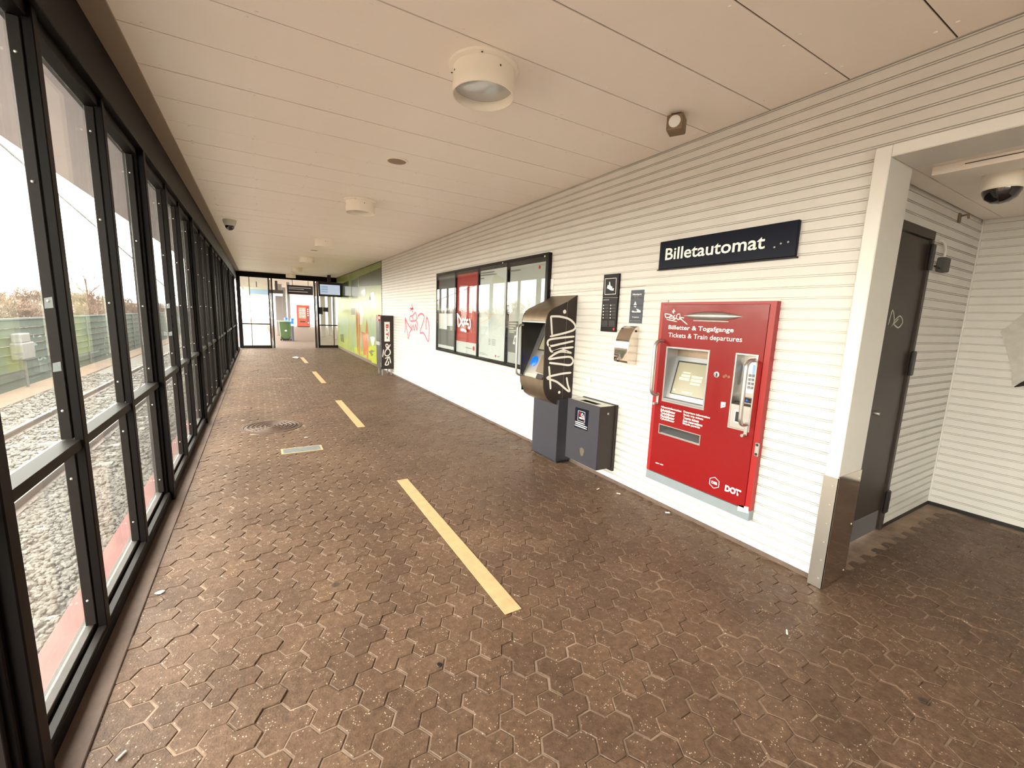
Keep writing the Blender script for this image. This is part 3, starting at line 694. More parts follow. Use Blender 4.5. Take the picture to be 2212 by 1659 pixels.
# ---- pictogram sign, hand sanitiser notice and dispenser
hs = thing('pictogram_sign', 'tall narrow black sign with a white pointing hand pictogram and small print', 'sign', (2.69, 2.87, 1.356))
MB().box(2.684, XR, 2.762, 2.952, 1.356, 1.858).build('sign_plate', 'signdark', hs, bevel=.003)
ch = crop(1280, 580, .0904)
q = wpx(ch([(305, 245), (570, 228), (550, 608), (292, 622)]), 2.684)
for i in range(4): MB().ribbon([q[i], q[(i+1) % 4]], WN, .007, .001).build('pictogram_border', 'white', hs)
for poly in ([(345, 470), (365, 395), (395, 400), (400, 320), (418, 318), (425, 405), (475, 440), (462, 490), (450, 528)], [(468, 478), (512, 470), (500, 530), (456, 520)]):
    MB().slab(wpx(ch(poly), 2.684), WN, .001).build('pictogram_hand', 'white', hs)
MB().slab(wpx(ch([(245, 690), (612, 690), (608, 700), (245, 700)]), 2.684), WN, .001).build('divider', 'ink', hs)
MB().ribbon(wpx(ch([(255, 752), (395, 748)]), 2.684), WN, .005, .0008).build('small_print', 'white', hs)
for i in range(5):
    for cx in (250, 420):
        P = onx(*ch([(cx+(5-i)*3, 880+i*75)])[0], 2.684); MB().lathe([(.006, 0), (.006, .001)], P, 9, (-1, 0, 0)).build('small_symbol', 'white', hs)
        for k in range(2): MB().ribbon(wpx(ch([(cx+45, 862+i*75+k*24), (cx+130, 862+i*75+k*24)]), 2.684), WN, .003, .0008).build('small_print', 'ink', hs)
for k in range(6):
    for cx in (215, 385): MB().ribbon(wpx(ch([(cx, 1255+k*24), (cx+140, 1255+k*24)]), 2.684), WN, .003, .0008).build('small_print', 'ink', hs)
P = onx(*ch([(505, 1450)])[0], 2.684); MB().lathe([(.011, 0), (.011, .001)], P, 12, (-1, 0, 0)).build('red_logo', 'redlogo', hs)
XN = XR-.002
nl = thing('sanitiser_notice', 'small dark notice with a drop and open hand above the soap dispenser', 'notice', (XN, 2.56, 1.44))
MB().box(XN, XR+.001, 2.485, 2.627, 1.44, 1.712).build('notice_sheet', 'navy2', nl)
for z in (1.463, 1.519, 1.58, 1.642): MB().box(XN-.002, XN, 2.487, 2.625, z, z+.010).build('sheet_crease', 'black', nl)
wtext('Håndsprit', ch([(958, 655)])[0], ch([(1172, 632)])[0], 5.2, 'white', nl, XN, .012)
wtext('Sanitizer', ch([(1000, 722)])[0], ch([(1135, 710)])[0], 4.2, 'white', nl, XN, shear=.25)
wtext('Vi passer', ch([(945, 1180)])[0], ch([(1112, 1178)])[0], 3.2, 'white', nl, XN, .012)
wtext('på hinanden', ch([(905, 1250)])[0], ch([(1140, 1240)])[0], 3.8, 'white', nl, XN, .012)
MB().slab(wpx(ch([(1020, 782), (1042, 830), (1055, 880), (1040, 922), (1015, 928), (985, 905), (982, 870), (1005, 830)]), XN), WN, .001).build('drop_symbol', 'white', nl)
MB().slab(wpx(ch([(938, 1030), (960, 1005), (1010, 1030), (1060, 1025), (1070, 1000), (1040, 962), (1080, 970), (1145, 1005), (1148, 1068), (1080, 1078), (1010, 1070), (955, 1050)]), XN), WN, .001).build('hand_symbol', 'white', nl)
dp = thing('soap_dispenser', 'curved polished steel soap dispenser screwed to the boarded wall', 'dispenser', (2.66, 2.57, 1.10))
prof = [(XR, 1.418), (2.686, 1.414), (2.655, 1.395), (2.625, 1.355), (2.603, 1.30), (2.592, 1.235), (2.592, 1.130), (2.600, 1.112), (2.652, 1.103), (XR, 1.098)]
fy = lambda u, w, t: (u, t, w)
MB().prism(prof, fy, 2.509, 2.660).build('dispenser_shell', 'polished', dp, bevel=.0012, smooth=40)
MB().lathe([(.009, 0), (.009, .004), (.005, .005)], (2.672, 2.509, 1.375), 12, (0, -1, 0)).build('lock', 'charcoal', dp)
MB().lathe([(.006, 0), (.004, .003)], (2.600, 2.54, 1.112+.02), 9, (-1, 0, .0)).build('nozzle_hole', 'black', dp)
# small switch cover and red seam line
tag(MB().box(XR-.012, XR, 3.0+.055, 3.0+.115, .865, .915).build('cable_cover', 'offwhite', bevel=.003), 'tiny grey white cable cover below the pictogram sign', 'cover')
seam = MB().ribbon(wpx([(1180, 637), (1302, 626), (1395, 617)], XR-.001), WN, .004, .001); lab(seam.build('board_seam', 'pinkp', wall_right), 'reddish seam line')

# ---- card kiosk with hood
ky0, ky1 = 3.33, 3.765
kk = thing('card_kiosk', 'hooded steel card kiosk with blue reader disc and sprayed graffiti on its side', 'kiosk', (2.53, 3.55, 0))
top = [(XR, 1.690), (2.607, 1.630), (2.50, 1.583), (2.43, 1.552), (2.385, 1.520), (2.358, 1.475), (2.346, 1.425)]
bot = [(2.346, .86), (2.352, .79), (2.372, .725), (2.41, .668), (2.46, .632), (2.52, .605), (2.60, .575)]
fr_ = [(2.338, 1.37), (2.345, 1.0)]
side = top+fr_+bot+[(XR, .56)]
seamx = 2.588
def clipx(poly, lo, hi):
    def cut(P, x, keep):
        out = []
        for i in range(len(P)):
            a, b = P[i], P[(i+1) % len(P)]; ka, kb = keep(a[0]), keep(b[0])
            if ka: out.append(a)
            if ka != kb: t = (x-a[0])/(b[0]-a[0]); out.append((x, a[1]+(b[1]-a[1])*t))
        return out
    return cut(cut(poly, lo, lambda v: v >= lo), hi, lambda v: v <= hi)
for nm, a, b, m in (('side_panel', 2.0, seamx-.003, 'charcoal'), ('side_back_panel', seamx+.003, 3.0, 'charcoal')):
    MB().prism(clipx(side, a, b), fy, ky0, ky0+.012).build(nm, m, kk)
    MB().prism(clipx(side, a, b), fy, ky1-.012, ky1).build(nm, m, kk)
MB().prism(clipx(side, seamx-.0028, seamx+.0028), fy, ky0+.003, ky0+.012).build('side_seam', 'steel2', kk)
def shell(pts, name, m):
    q = MB()
    for (a, b), (c, d) in zip(pts, pts[1:]):
        n = Vector((d-b, 0, -(c-a))).normalized()
        q.prism([(a, b), (c, d), (c-n.x*.006, d-n.z*.006), (a-n.x*.006, b-n.z*.006)], fy, ky0+.0121, ky1-.0121)
    return q.build(name, m, kk, smooth=50)
def curved(pts, name, m, t=.008):
    k = len(pts); out = []
    for i in range(k):
        a = Vector(pts[max(i-1, 0)]); b = Vector(pts[min(i+1, k-1)]); d = (b-a).normalized(); out.append((pts[i][0]+(-d.y)*-t, pts[i][1]+d.x*-t))
    return MB().prism(list(pts)+out[::-1], fy, ky0+.0121, ky1-.0121).build(name, m, kk, smooth=45)
tp = [Vector((p[0], p[1])) for p in top]
curved([tuple(p) for p in smoothline([(*p, 0) for p in top], 3)] and [(p.x, p.y) for p in smoothline([(*p, 0) for p in top], 3)], 'hood', 'bronze', -.010)
curved([(p.x, p.y) for p in smoothline([(*p, 0) for p in bot], 3)], 'lower_shell', 'bronze', -.010)
MB().box(2.342, 2.37, ky0+.0121, ky1-.0121, 1.408, 1.424).build('hood_lip', 'steel2', kk, bevel=.003)
MB().box(2.66, XR, ky0+.0121, ky1-.0121, .60, 1.64).build('back_plate', 'charcoal', kk)
MB().box(2.36, 2.66, ky1-.020, ky1-.0121, .70, 1.50).build('inner_cheek', 'black', kk)
pa, pb = Vector((2.362, 0, .845)), Vector((2.61, 0, 1.405)); pn = Vector((-(pb-pa).z, 0, (pb-pa).x)).normalized(); pd = (pb-pa)
MB().slab([(pa.x, ky0+.013, pa.z), (pa.x, ky1-.021, pa.z), (pb.x, ky1-.021, pb.z), (pb.x, ky0+.013, pb.z)], -pn, .008).build('control_panel', 'steel2', kk); CP = bpy.data.objects['control_panel']
def onk(u, v, push=0.): return Vector((pa.x+pd.x*v, ky1-.021+(ky0+.013-ky1+.021)*u, pa.z+pd.z*v))+pn*push
def kquad(u0, u1, v0, v1, push, t, name, m): return MB().slab([onk(u0, v0, push), onk(u1, v0, push), onk(u1, v1, push), onk(u0, v1, push)], pn, t).build(name, m, CP)
kquad(.22, .95, .50, .90, .0005, .003, 'display_frame', 'black')
kquad(.26, .92, .52, .88, .0038, .002, 'display', 'screen')
P = onk(.27, .30, .001); MB().lathe([(.055, 0), (.055, .006), (.05, .008)], P, 28, pn).build('blue_reader', 'blue', CP, smooth=40)
kquad(.62, .95, .12, .42, .001, .035, 'card_reader', 'bronze')
kquad(.10, .60, .015, .075, .001, .002, 'instruction_label', 'greyp')
for i in range(3): kquad(.14, .52, .026+i*.015, .032+i*.015, .0032, .0006, 'label_print', 'ink')
kquad(.68, .95, .02, .10, .001, .02, 'card_slot', 'charcoal')
MB().lathe([(.016, 0), (.014, .006)], (2.42, 3.60, 1.497), 14, (0, 0, -1)).build('down_light', 'white', kk)
handle(kk, ky0+.02, .86, 1.35, 2.352, .050, .0115, foot=False); handle(kk, ky1-.02, .86, 1.38, 2.352, .068, .0115, foot=False)
MB().box(2.515, XR, 3.295, 3.735, .025, .662).build('pedestal', 'greybox', kk, bevel=.004)
MB().box(2.54, XR, 3.31, 3.72, 0, .0245).build('pedestal_foot', 'black', kk)
for u, z in ((3.66, .648), (3.56, .640), (3.43, .632)): MB().lathe([(.006, 0), (.004, .002)], (2.515, u, z), 8, (-1, 0, 0)).build('rivet', 'screw', kk)
ck = crop(1100, 620, .15668)
strokes(kk, [[(575, 400), (582, 520), (590, 660)], [(570, 405), (700, 408), (830, 445), (905, 520), (895, 585), (780, 630), (560, 682)], [(900, 682), (700, 702), (545, 732), (552, 812), (720, 782), (885, 745)], [(550, 800), (585, 890), (720, 850), (885, 828)], [(600, 898), (720, 868), (860, 912)], [(850, 908), (690, 895), (545, 990), (700, 972), (840, 965), (880, 1020), (835, 1075), (700, 1062), (550, 1045)], [(548, 1090), (560, 1250), (570, 1410)], [(855, 1180), (700, 1200), (520, 1252), (660, 1310), (825, 1440), (805, 1340), (790, 1245)]], ck, lambda a, b: ony(a, b, ky0), (0, -1, 0), .020, 'spray', n=6)
for q in ((765, 340, .020), (690, 1452, .015)):
    P = ony(*ck([q[:2]])[0], ky0); MB().lathe([(q[2], 0), (q[2]*.9, .0012)], P, 14, (0, -1, 0)).build('graffiti_dot', 'spray', kk)

# ---- litter bin on the wall
lb = thing('wall_bin', 'boxy grey metal litter bin with no smoking sticker beside the kiosk', 'bin', (2.6, 2.90, .135))
bx0, by0, by1, bz0, bz1 = 2.497, 2.685, 3.125, .140, .712
MB().box(bx0, bx0+.006, by0, by1, bz0, bz1+.004).build('front_panel', 'greybox', lb, bevel=.002)
MB().box(bx0+.0061, 2.680, by0+.001, by0+.007, bz0, bz1).build('side_panel', 'greyside', lb)
MB().box(bx0+.0061, 2.680, by1-.007, by1-.001, bz0, bz1).build('side_panel', 'greyside', lb)
MB().box(bx0+.0061, 2.680, by0+.007, by1-.007, bz0, bz0+.006).build('bin_floor', 'greyside', lb)
q = MB(); xs = (bx0+.0061, bx0+.045, bx0+.135, 2.680); ys = (by0+.0071, by0+.10, by1-.10, by1-.0071)
for i in range(3):
    for j in range(3):
        if not (i == 1 and j == 1): q.box(xs[i], xs[i+1], ys[j], ys[j+1], bz1-.006, bz1)
q.build('top_plate', 'greyp', lb)
MB().box(2.681, XR, by0-.012, by1+.01, bz0-.03, bz1+.006).build('back_plate', 'charcoal', lb, bevel=.002)
MB().box(bx0+.03, 2.67, by0+.02, by1-.02, bz0+.01, bz1-.12).build('inner_liner', 'black', lb)
MB().lathe([(.010, 0), (.010, .005), (.006, .006)], (bx0+.10, by0+.001, bz1-.065), 12, (0, -1, 0)).build('lock', 'steel2', lb)
cb = crop(1140, 840, .1145); bp_ = lambda a, b: onx(a, b, bx0)
stk = MB().slab([bp_(*p) for p in cb([(903, 338), (1155, 408), (1128, 798), (880, 715)])], WN, .0012).build('sticker', 'navy', lb)
q = [bp_(*p)+WN*.0012 for p in cb([(957, 408), (1085, 445), (1075, 635), (945, 592)])]
for i in range(4): MB().ribbon([q[i], q[(i+1) % 4]], WN, .005, .0008).build('sticker_border', 'white', stk)
pl_ = lambda a, b: onx(a, b, bx0)+WN*.0012
strokes(stk, [[(972, 540), (1068, 570)]], cb, pl_, WN, .016, 'white', 'cigarette_symbol')
strokes(stk, [[(1045, 530), (1015, 500), (1030, 465), (1050, 500), (1060, 545)]], cb, pl_, WN, .007, 'white', 'smoke_symbol')
strokes(stk, [[(972, 440), (1060, 600)], [(985, 510), (1000, 440)]], cb, lambda a, b: pl_(a, b)+WN*.001, WN, .007, 'redlogo', 'ban_stroke')
strokes(stk, [[(897, 610), (1075, 670)]], cb, pl_, WN, .008, 'white', 'small_print')
strokes(stk, [[(895, 642), (1120, 727)]], cb, pl_, WN, .008, 'white', 'small_print')
strokes(stk, [[(890, 677), (1115, 762)]], cb, pl_, WN, .008, 'white', 'small_print')
P = onx(*cb([(1020, 1190)])[0], bx0); MB().slab([P+Vector((0, math.cos(t)*.028*(1+.2*math.sin(3*t)), math.sin(t)*.045*(1+.15*math.cos(2*t)))) for t in [i*math.pi/8 for i in range(16)]][::-1], WN, .0008).build('burn_stain', 'stainbrown', lb)

# ---- poster case
pc = thing('poster_case', 'wide black framed notice case with four posters on the boarded wall', 'notice case', (XR-.03, 5.45, .85))
XC = XR-.045; cy = [3.80, 4.66, 5.475, 6.285, 7.085]; cz0, cz1 = .853, 2.132
MB().box(XR-.012, XR, cy[0], cy[-1], cz0, cz1).build('back_board', 'signdark', pc)
for a, b, c, d in ((cy[0]-.012, cy[-1]+.012, cz1-.02, cz1+.012), (cy[0]-.012, cy[-1]+.012, cz0-.012, cz0+.02), (cy[0]-.012, cy[0]+.035, cz0+.02, cz1-.02), (cy[-1]-.02, cy[-1]+.012, cz0+.02, cz1-.02)):
    MB().box(XC-.004, XR, a, b, c, d).build('case_frame', 'signdark', pc, bevel=.003)
for y in cy[1:-1]: MB().box(XC-.001, XR-.012, y-.012, y+.012, cz0+.02, cz1-.02).build('divider', 'signdark', pc, bevel=.002)
XP = XR-.016
cp = crop(930, 540, .16875)
def poster(i, m, z0, z1, y0=.02, y1=.02, name='poster'):
    return MB().box(XP-.001, XR-.012, cy[i]+y0, cy[i+1]-y1, z0, z1).build(name, m, pc)
po3 = poster(3, 'posterdark', .95, 2.075); poster(3, 'posterlight', .895, .948, name='poster_footer')
po2 = poster(2, 'posterred', 1.06, 2.07); poster(2, 'posterlight', .885, 1.058, name='poster_footer')
po1 = poster(1, 'posterlight', .885, 2.07); po0 = poster(0, 'postergrey', .89, 2.06, .06, .03)
px_ = lambda a, b: onx(a, b, XP-.001)
PA = {'white_sheet': po3, 'map_area': po1, 'dark_panel': po0, 'phone_picture': po0, 'phone_screen': po0}
sh = lambda poly, name, m, push=0.: MB().slab([px_(*p)+WN*push for p in cp(poly)], WN, .0008).build(name, m, PA.get(name, pc))
sh([(110, 812), (205, 812), (212, 1015), (112, 1005)], 'white_sheet', 'offwhite'); sh([(205, 815), (280, 815), (282, 972), (208, 970)], 'white_sheet', 'offwhite', .001)
sh([(90, 425), (118, 420), (118, 445), (90, 450)], 'red_logo', 'redlogo')
for k, (a, b, y) in enumerate(((105, 160, 755), (105, 155, 770), (195, 250, 750), (195, 245, 765), (140, 158, 520), (225, 250, 515))): strokes(pc, [[(a, y), (b, y)]], cp, px_, WN, .012, 'greyp', 'poster_caption')
for y, w in ((465, 110), (490, 60), (520, 62), (565, 60), (587, 62), (610, 62), (630, 62)): strokes(pc, [[(375, y), (375+w, y)]], cp, px_, WN, .02, 'greyp', 'poster_caption')
P = px_(*cp([(552, 1262)])[0]); MB().lathe([(.035, 0), (.035, .001)], P, 18, (-1, 0, 0)).build('round_logo', 'redlogo', pc)
strokes(pc, [[(445, 1248), (535, 1266)]], cp, px_, WN, .010, 'ink', 'poster_caption')
# map poster
sh([(615, 590), (665, 570), (680, 690), (760, 800), (770, 930), (690, 1080), (615, 1200)], 'map_area', 'mapland')
sh([(820, 300), (945, 360), (945, 760), (870, 640), (800, 560), (790, 380)], 'map_area', 'mapland2'); sh([(760, 790), (920, 830), (890, 990), (820, 1030), (780, 930)], 'map_area', 'mapland', .0009)
strokes(po1, [[(690, 1085), (720, 1010), (760, 930), (820, 865)]], cp, lambda a, b: px_(a, b)+WN*.001, WN, .035, 'mapwater', 'map_river')
strokes(po1, [[(660, 740), (710, 810), (780, 825), (840, 830)], [(640, 930), (700, 905), (760, 860), (800, 800)], [(740, 840), (760, 880), (800, 900)]], cp, lambda a, b: px_(a, b)+WN*.0019, WN, .010, 'maproad', 'map_road')
strokes(po1, [[(622, 302), (822, 276)]], cp, px_, WN, .02, 'ink', 'poster_caption'); strokes(pc, [[(622, 330), (848, 305)], [(622, 372), (690, 362)]], cp, px_, WN, .016, 'ink', 'poster_caption')
for k in range(5): strokes(po1, [[(740, 1140+k*17), (770, 1144+k*17)], [(780, 1146+k*17), (835, 1152+k*17)]], cp, px_, WN, .006, 'ink', 'map_legend')
for a, b, y in ((615, 705, 1305), (615, 735, 1325)): strokes(po1, [[(a, y), (b, y+22)]], cp, px_, WN, .006, 'ink', 'map_legend')
P = px_(*cp([(834, 1357)])[0]); MB().lathe([(.016, 0), (.016, .001)], P, 12, (-1, 0, 0)).build('small_logo', 'redlogo', pc)
wtext('DOT', cp([(855, 1375)])[0], cp([(888, 1382)])[0], 3.6, 'ink', pc, XP-.001, .03)
# grey poster with phone
sh([(992, 915), (1125, 912), (1120, 1085), (1085, 1200), (1085, 1318), (985, 1300)], 'dark_panel', 'posterdark')
for y, w in ((940, 108), (970, 90), (1000, 60), (1030, 95), (1050, 70)): strokes(pc, [[(1005, y), (1005+w, y+4)]], cp, lambda a, b: px_(a, b)+WN*.0009, WN, .014, 'greyp', 'poster_caption')
sh([(1078, 1095), (1098, 1090), (1078, 1210), (1055, 1200)], 'phone_picture', 'white', .0009); sh([(1080, 1125), (1092, 1120), (1080, 1180), (1068, 1175)], 'phone_screen', 'ink', .0018)
strokes(pc, [[(1030, 270), (1155, 255)], [(1005, 272), (1040, 268)]], cp, px_, WN, .018, 'ink', 'poster_caption')
sh([(1385, 205), (1410, 195), (1410, 235), (1388, 245)], 'small_logo', 'redlogo')
for c in range(4): MB().box(XC, XC+.004, cy[c]+(.036 if c == 0 else .0125), cy[c+1]-(.0205 if c == 3 else .0125), cz0+.0205, cz1-.0205).build('glass_pane', 'glass_clear', pc)
strokes(pc, [[(345, 835), (350, 900), (358, 975), (392, 920), (372, 860), (338, 815)], [(415, 875), (402, 925), (420, 965), (438, 920), (422, 880)], [(448, 860), (446, 960)], [(482, 890), (446, 918), (465, 942), (490, 955)], [(498, 880), (510, 940), (500, 1000), (478, 985)], [(385, 1018), (420, 1022), (460, 1045)]], cp, lambda a, b: onx(a, b, XC-.0005), WN, .035, 'white', n=5)
for q in ((1465, 80), (925, 165)): P = onx(*cp([q])[0], XC-.004); MB().lathe([(.012, 0), (.009, .004)], P, 10, (-1, 0, 0)).build('case_lock', 'screw', pc)
tag(MB().box(XR-.006, XR, 3.74, 3.79, 1.76, 1.87).build('small_sticker', 'offwhite'), 'small white sticker beside the notice case', 'sticker')

# ---- pink graffiti on the wall boards (paint belongs to the wall)
cg = crop(820, 520, .20508)
strokes(wall_right, [[(340, 660), (348, 770)], [(318, 712), (358, 720)], [(325, 738), (352, 700)], [(265, 975), (272, 900), (270, 815), (290, 950), (302, 1030), (318, 965), (335, 940)], [(270, 815), (300, 880), (335, 930)], [(322, 850), (320, 800), (345, 790), (378, 758), (388, 800), (382, 840), (325, 848)], [(345, 800), (355, 835)], [(330, 880), (340, 945), (352, 890), (365, 945), (378, 885), (392, 940), (400, 880), (388, 850)], [(398, 832), (405, 795), (440, 768), (470, 800), (455, 870), (425, 965), (465, 975), (512, 1060), (522, 960), (518, 880), (498, 808), (488, 870), (490, 940)]], cg, lambda a, b: onx(a, b, XR-.0005), WN, .034, 'pink', n=5)

# ---- newspaper dispenser
nd = thing('newspaper_dispenser', 'tall black newspaper dispenser with B.T. sticker and white graffiti beside the green glass', 'dispenser', (2.55, 10.2, 0))
bx = 2.41
MB().box(bx, XR-.004, 10.0, 10.42, .15, 1.392).build('cabinet', 'charcoal', nd, bevel=.006)
MB().box(bx-.012, bx-.001, 10.03, 10.39, .30, .72).build('front_door', 'black', nd, bevel=.004); MB().box(bx-.012, bx-.001, 10.03, 10.39, .80, 1.30).build('front_window', 'black', nd, bevel=.004)
MB().box(bx-.03, bx-.001, 10.03, 10.36, .70, .79).build('coin_unit', 'alu', nd, bevel=.005)
MB().box(bx-.05, bx-.001, 10.01, 10.12, 1.27, 1.40).build('price_sign', 'redlogo', nd); MB().box(bx-.045, bx-.006, 10.003, 10.009, 1.30, 1.37).build('price_card', 'offwhite', nd)
MB().box(bx-.001, bx+.006, 10.0-.003, 10.02, .2, 1.39).build('edge_strip', 'alu', nd)
for x in (bx+.04, XR-.05): MB().box(x-.012, x+.012, 10.03, 10.06, 0, .15).build('leg', 'alu', nd); MB().box(x-.012, x+.012, 10.36, 10.39, 0, .15).build('leg', 'alu', nd)
c7 = crop(670, 590, .1386); pb_ = lambda a, b: ony(a, b, 9.9995)
bst = MB().slab([pb_(*p) for p in c7([(1155, 760), (1240, 760), (1242, 1065), (1158, 1065)])], (0, -1, 0), .0012).build('sticker', 'offwhite', nd)
for s, q0, q1 in (('B', (1180, 865), (1180, 805)), ('T', (1180, 985), (1180, 930))):
    a, b = pb_(*c7([q0])[0])+Vector((0, -.0012, 0)), pb_(*c7([q1])[0])+Vector((0, -.0012, 0))
    text(s, (a.x+.062, a.y, a.z+.10), .10, .062, 'redlogo', bst, X=(0, 0, -1), Y=(1, 0, 0), bold=.05).location = Vector((-.062, 0, 0))
strokes(bst, [[(1190, 872), (1200, 905)], [(1200, 990), (1202, 1025)]], c7, lambda a, b: ony(a, b, 9.998), (0, -1, 0), .02, 'navy2', 'small_print')
strokes(nd, [[(1250, 1110), (1220, 1165), (1175, 1210), (1165, 1270), (1200, 1290), (1245, 1255), (1240, 1200), (1195, 1165), (1180, 1120), (1200, 1105), (1215, 1140), (1180, 1200)], [(1145, 1190), (1130, 1310)], [(1165, 1330), (1240, 1300)], [(1225, 1305), (1185, 1390), (1170, 1430), (1215, 1425), (1222, 1375)], [(1235, 1300), (1258, 1405)]], c7, pb_, (0, -1, 0), .022, 'spray')

# ---- printed green glass panels
def gpanel(y0, y1, label):
    g = thing('printed_glass_panel', label, 'glass panel', (XR, (y0+y1)/2, .10), 'printed green glass cladding')
    MB().box(XR-.004, XR+.0134, y0+.004, y1-.004, .085, 2.715).build('glass_sheet', 'green1', g)
    return g
gp = [gpanel(11.08, 13.6, 'green printed glass panel with orange spires beside the newspaper dispenser'), gpanel(13.6, 15.9, 'middle green printed glass panel between the other two'), gpanel(15.9, YEND-.04, 'green printed glass panel next to the end doorway')]
gx = lambda a, b: onx(a, b, XR-.0045)
def gs(poly, m, i=0, push=0., name='print_shape'): MB().slab([gx(*p)+WN*push for p in c7(poly)], WN, .0006).build(name, m, gp[i])
gs([(750, 60), (1105, -90), (1110, 190), (760, 205)], 'green2'); gs([(760, 208), (1112, 192), (1118, 300), (765, 400)], 'green1', 0, .0004)
gs([(640, 120), (745, 70), (745, 395), (640, 395)], 'green2', 1); gs([(480, 170), (600, 120), (600, 395), (480, 395)], 'green2', 2)
gs([(870, 700), (1050, 700), (1052, 1000), (880, 1100)], 'green3'); gs([(760, 900), (820, 880), (830, 1150), (760, 1150)], 'green3')
gs([(640, 440), (745, 430), (745, 640), (640, 640)], 'green3', 1); gs([(460, 700), (600, 700), (600, 1000), (460, 1000)], 'green3', 2); gs([(640, 545), (700, 545), (700, 650), (640, 650)], 'green2', 1, .0006)
gs([(780, 440), (835, 640), (812, 800), (760, 800)], 'greyp', 0, .0006)
gs([(712, 455), (745, 470), (745, 1250), (735, 1180), (715, 780)], 'orangep', 1, .0007); gs([(752, 480), (770, 640), (782, 900), (772, 1280), (756, 1270)], 'orangep', 0, .0007)
gs([(880, 705), (895, 800), (912, 1000), (905, 1350), (885, 1340), (860, 1000)], 'orangep', 0, .0007); gs([(800, 910), (850, 930), (880, 1000), (870, 1280), (830, 1280), (815, 1100)], 'orangep', 0, .0012)
gs([(945, 310), (990, 300), (1010, 420), (1015, 550), (990, 560), (955, 430)], 'pinkp', 0, .0007); gs([(925, 365), (942, 368), (940, 420), (922, 415)], 'ink', 0, .0007); gs([(932, 690), (945, 690), (945, 740), (932, 740)], 'ink', 0, .0007)
gs([(545, 205), (640, 212), (640, 355), (548, 350)], 'greyp', 2, .0007); gs([(650, 213), (745, 220), (745, 362), (650, 356)], 'greyp', 1, .0007); gs([(752, 220), (860, 225), (855, 372), (752, 362)], 'greyp', 0, .0017)
gs([(950, 1330), (1052, 1280), (1055, 1425), (960, 1390)], 'lime', 0, .0007); gs([(680, 1150), (745, 1160), (740, 1270), (700, 1240)], 'lime', 1, .0004); gs([(780, 1240), (960, 1120), (1052, 1150), (1050, 1270), (930, 1350)], 'lime', 0, .0003)
gs([(915, 1220), (960, 1195), (1015, 1215), (960, 1240), (985, 1270), (955, 1300), (945, 1270)], 'olive', 0, .0012); gs([(940, 1000), (985, 985), (1010, 1010), (990, 1130), (960, 1120)], 'greyp', 0, .0011)
gs([(640, 740), (700, 760), (700, 1180), (650, 1200)], 'green3', 1, .0003); gs([(470, 960), (520, 950), (530, 1080), (480, 1060)], 'olive', 2, .0009)
struct(MB().box(XR-.006, XR+.0134, 11.0605, 11.0735, 0, H).build('trim_6', 'black'), 'thin black profile between the boards and the green glass', 'trim')
struct(MB().box(XR-.005, XR+.02, 11.075, YEND, 0, .084).build('baseboard_right', 'kerb'), 'dark base below the green glass panels', 'baseboard')
struct(MB().box(XR-.004, XR+.02, 11.075, YEND, 2.716, H).build('trim_5', 'frame'), 'dark strip above the green glass panels', 'trim')

# ---- steel corner guard on the casing
cgd = thing('corner_guard', 'scuffed steel corner guard at the foot of the white casing', 'corner guard', (2.75, 1.0, 0))
MB().box(2.648, 2.6517, .962, YP+.001, .004, .655).build('front_plate', 'steel', cgd)
MB().box(2.648, 2.925, .9625, .9675, .004, .665).build('return_plate', 'polished', cgd)
for i in range(6): MB().lathe([(.006, 0), (.004, .003)], (2.648, .985, .06+i*.11), 10, (-1, 0, 0)).build('screw', 'screw', cgd)
for z in (.05, .34, .62): MB().lathe([(.006, 0), (.004, .003)], (2.90, .9625, z), 10, (0, -1, 0)).build('screw', 'screw', cgd)

# ================================================================== CEILING FITTINGS
def lampobj():
    l = thing('ceiling_lamp', 'round cream ceiling lamp', 'ceiling lamp', (1.075, 2.2, H), 'round ceiling lamps along the corridor')
    c = (1.075, 2.2, H)
    MB().lathe([(.180, -.001), (.180, -.014), (.168, -.020)], c, 40).build('flange', 'lamp', l, smooth=40)
    hsg = MB().lathe([(.160, -.0205), (.160, -.085), (.1615, -.088), (.1615, -.140), (.157, -.1415), (.154, -.100), (.154, -.0205)], c, 40, capa=False, capb=False).build('housing', 'lamp', l, smooth=40)
    MB().lathe([(.1535, -.085), (.153, -.095), (.11, -.100), (.05, -.103), (.004, -.104)], c, 36).build('lens', 'lampglass', hsg, smooth=50)
    for a in (.4, 2.5, 4.2):
        MB().lathe([(.005, 0), (.004, .002)], (c[0]+.170*math.cos(a), c[1]+.170*math.sin(a), H-.0203), 8, (0, 0, -1)).build('screw', 'charcoal', l)
        MB().lathe([(.005, 0), (.004, .002)], (c[0]+.160*math.cos(a+.6), c[1]+.160*math.sin(a+.6), H-.055), 8, (math.cos(a+.6), math.sin(a+.6), 0)).build('screw', 'charcoal', l)
    return l
lamp = lampobj(); lamp['label'] = 'round cream ceiling lamp between the motion spotlight and the glazing'
for y, s in ((5.42, 'round cream ceiling lamp level with the map poster'), (8.68, 'round cream ceiling lamp level with the pink graffiti'), (11.86, 'round cream ceiling lamp level with the newspaper dispenser'), (14.95, 'round cream ceiling lamp over the middle green glass panel'), (17.75, 'round cream ceiling lamp next to the end doorway')): dup(lamp, (1.09, y, H), s)
def speaker(x, y, label):
    s = thing('ceiling_speaker', label, 'speaker', (x, y, H), 'flush ceiling speakers')
    MB().lathe([(.092, .001), (.092, -.008), (.078, -.010), (.076, -.004)], (x, y, H), 30, capa=True, capb=False).build('rim', 'lamp', s, smooth=40)
    MB().lathe([(.0755, -.003), (.0755, -.006)], (x, y, H), 30).build('grille', 'grille', s)
    return s
speaker(1.08, 3.845, 'small round brown speaker grille flush in the ceiling boards, nearer the ticket machine')
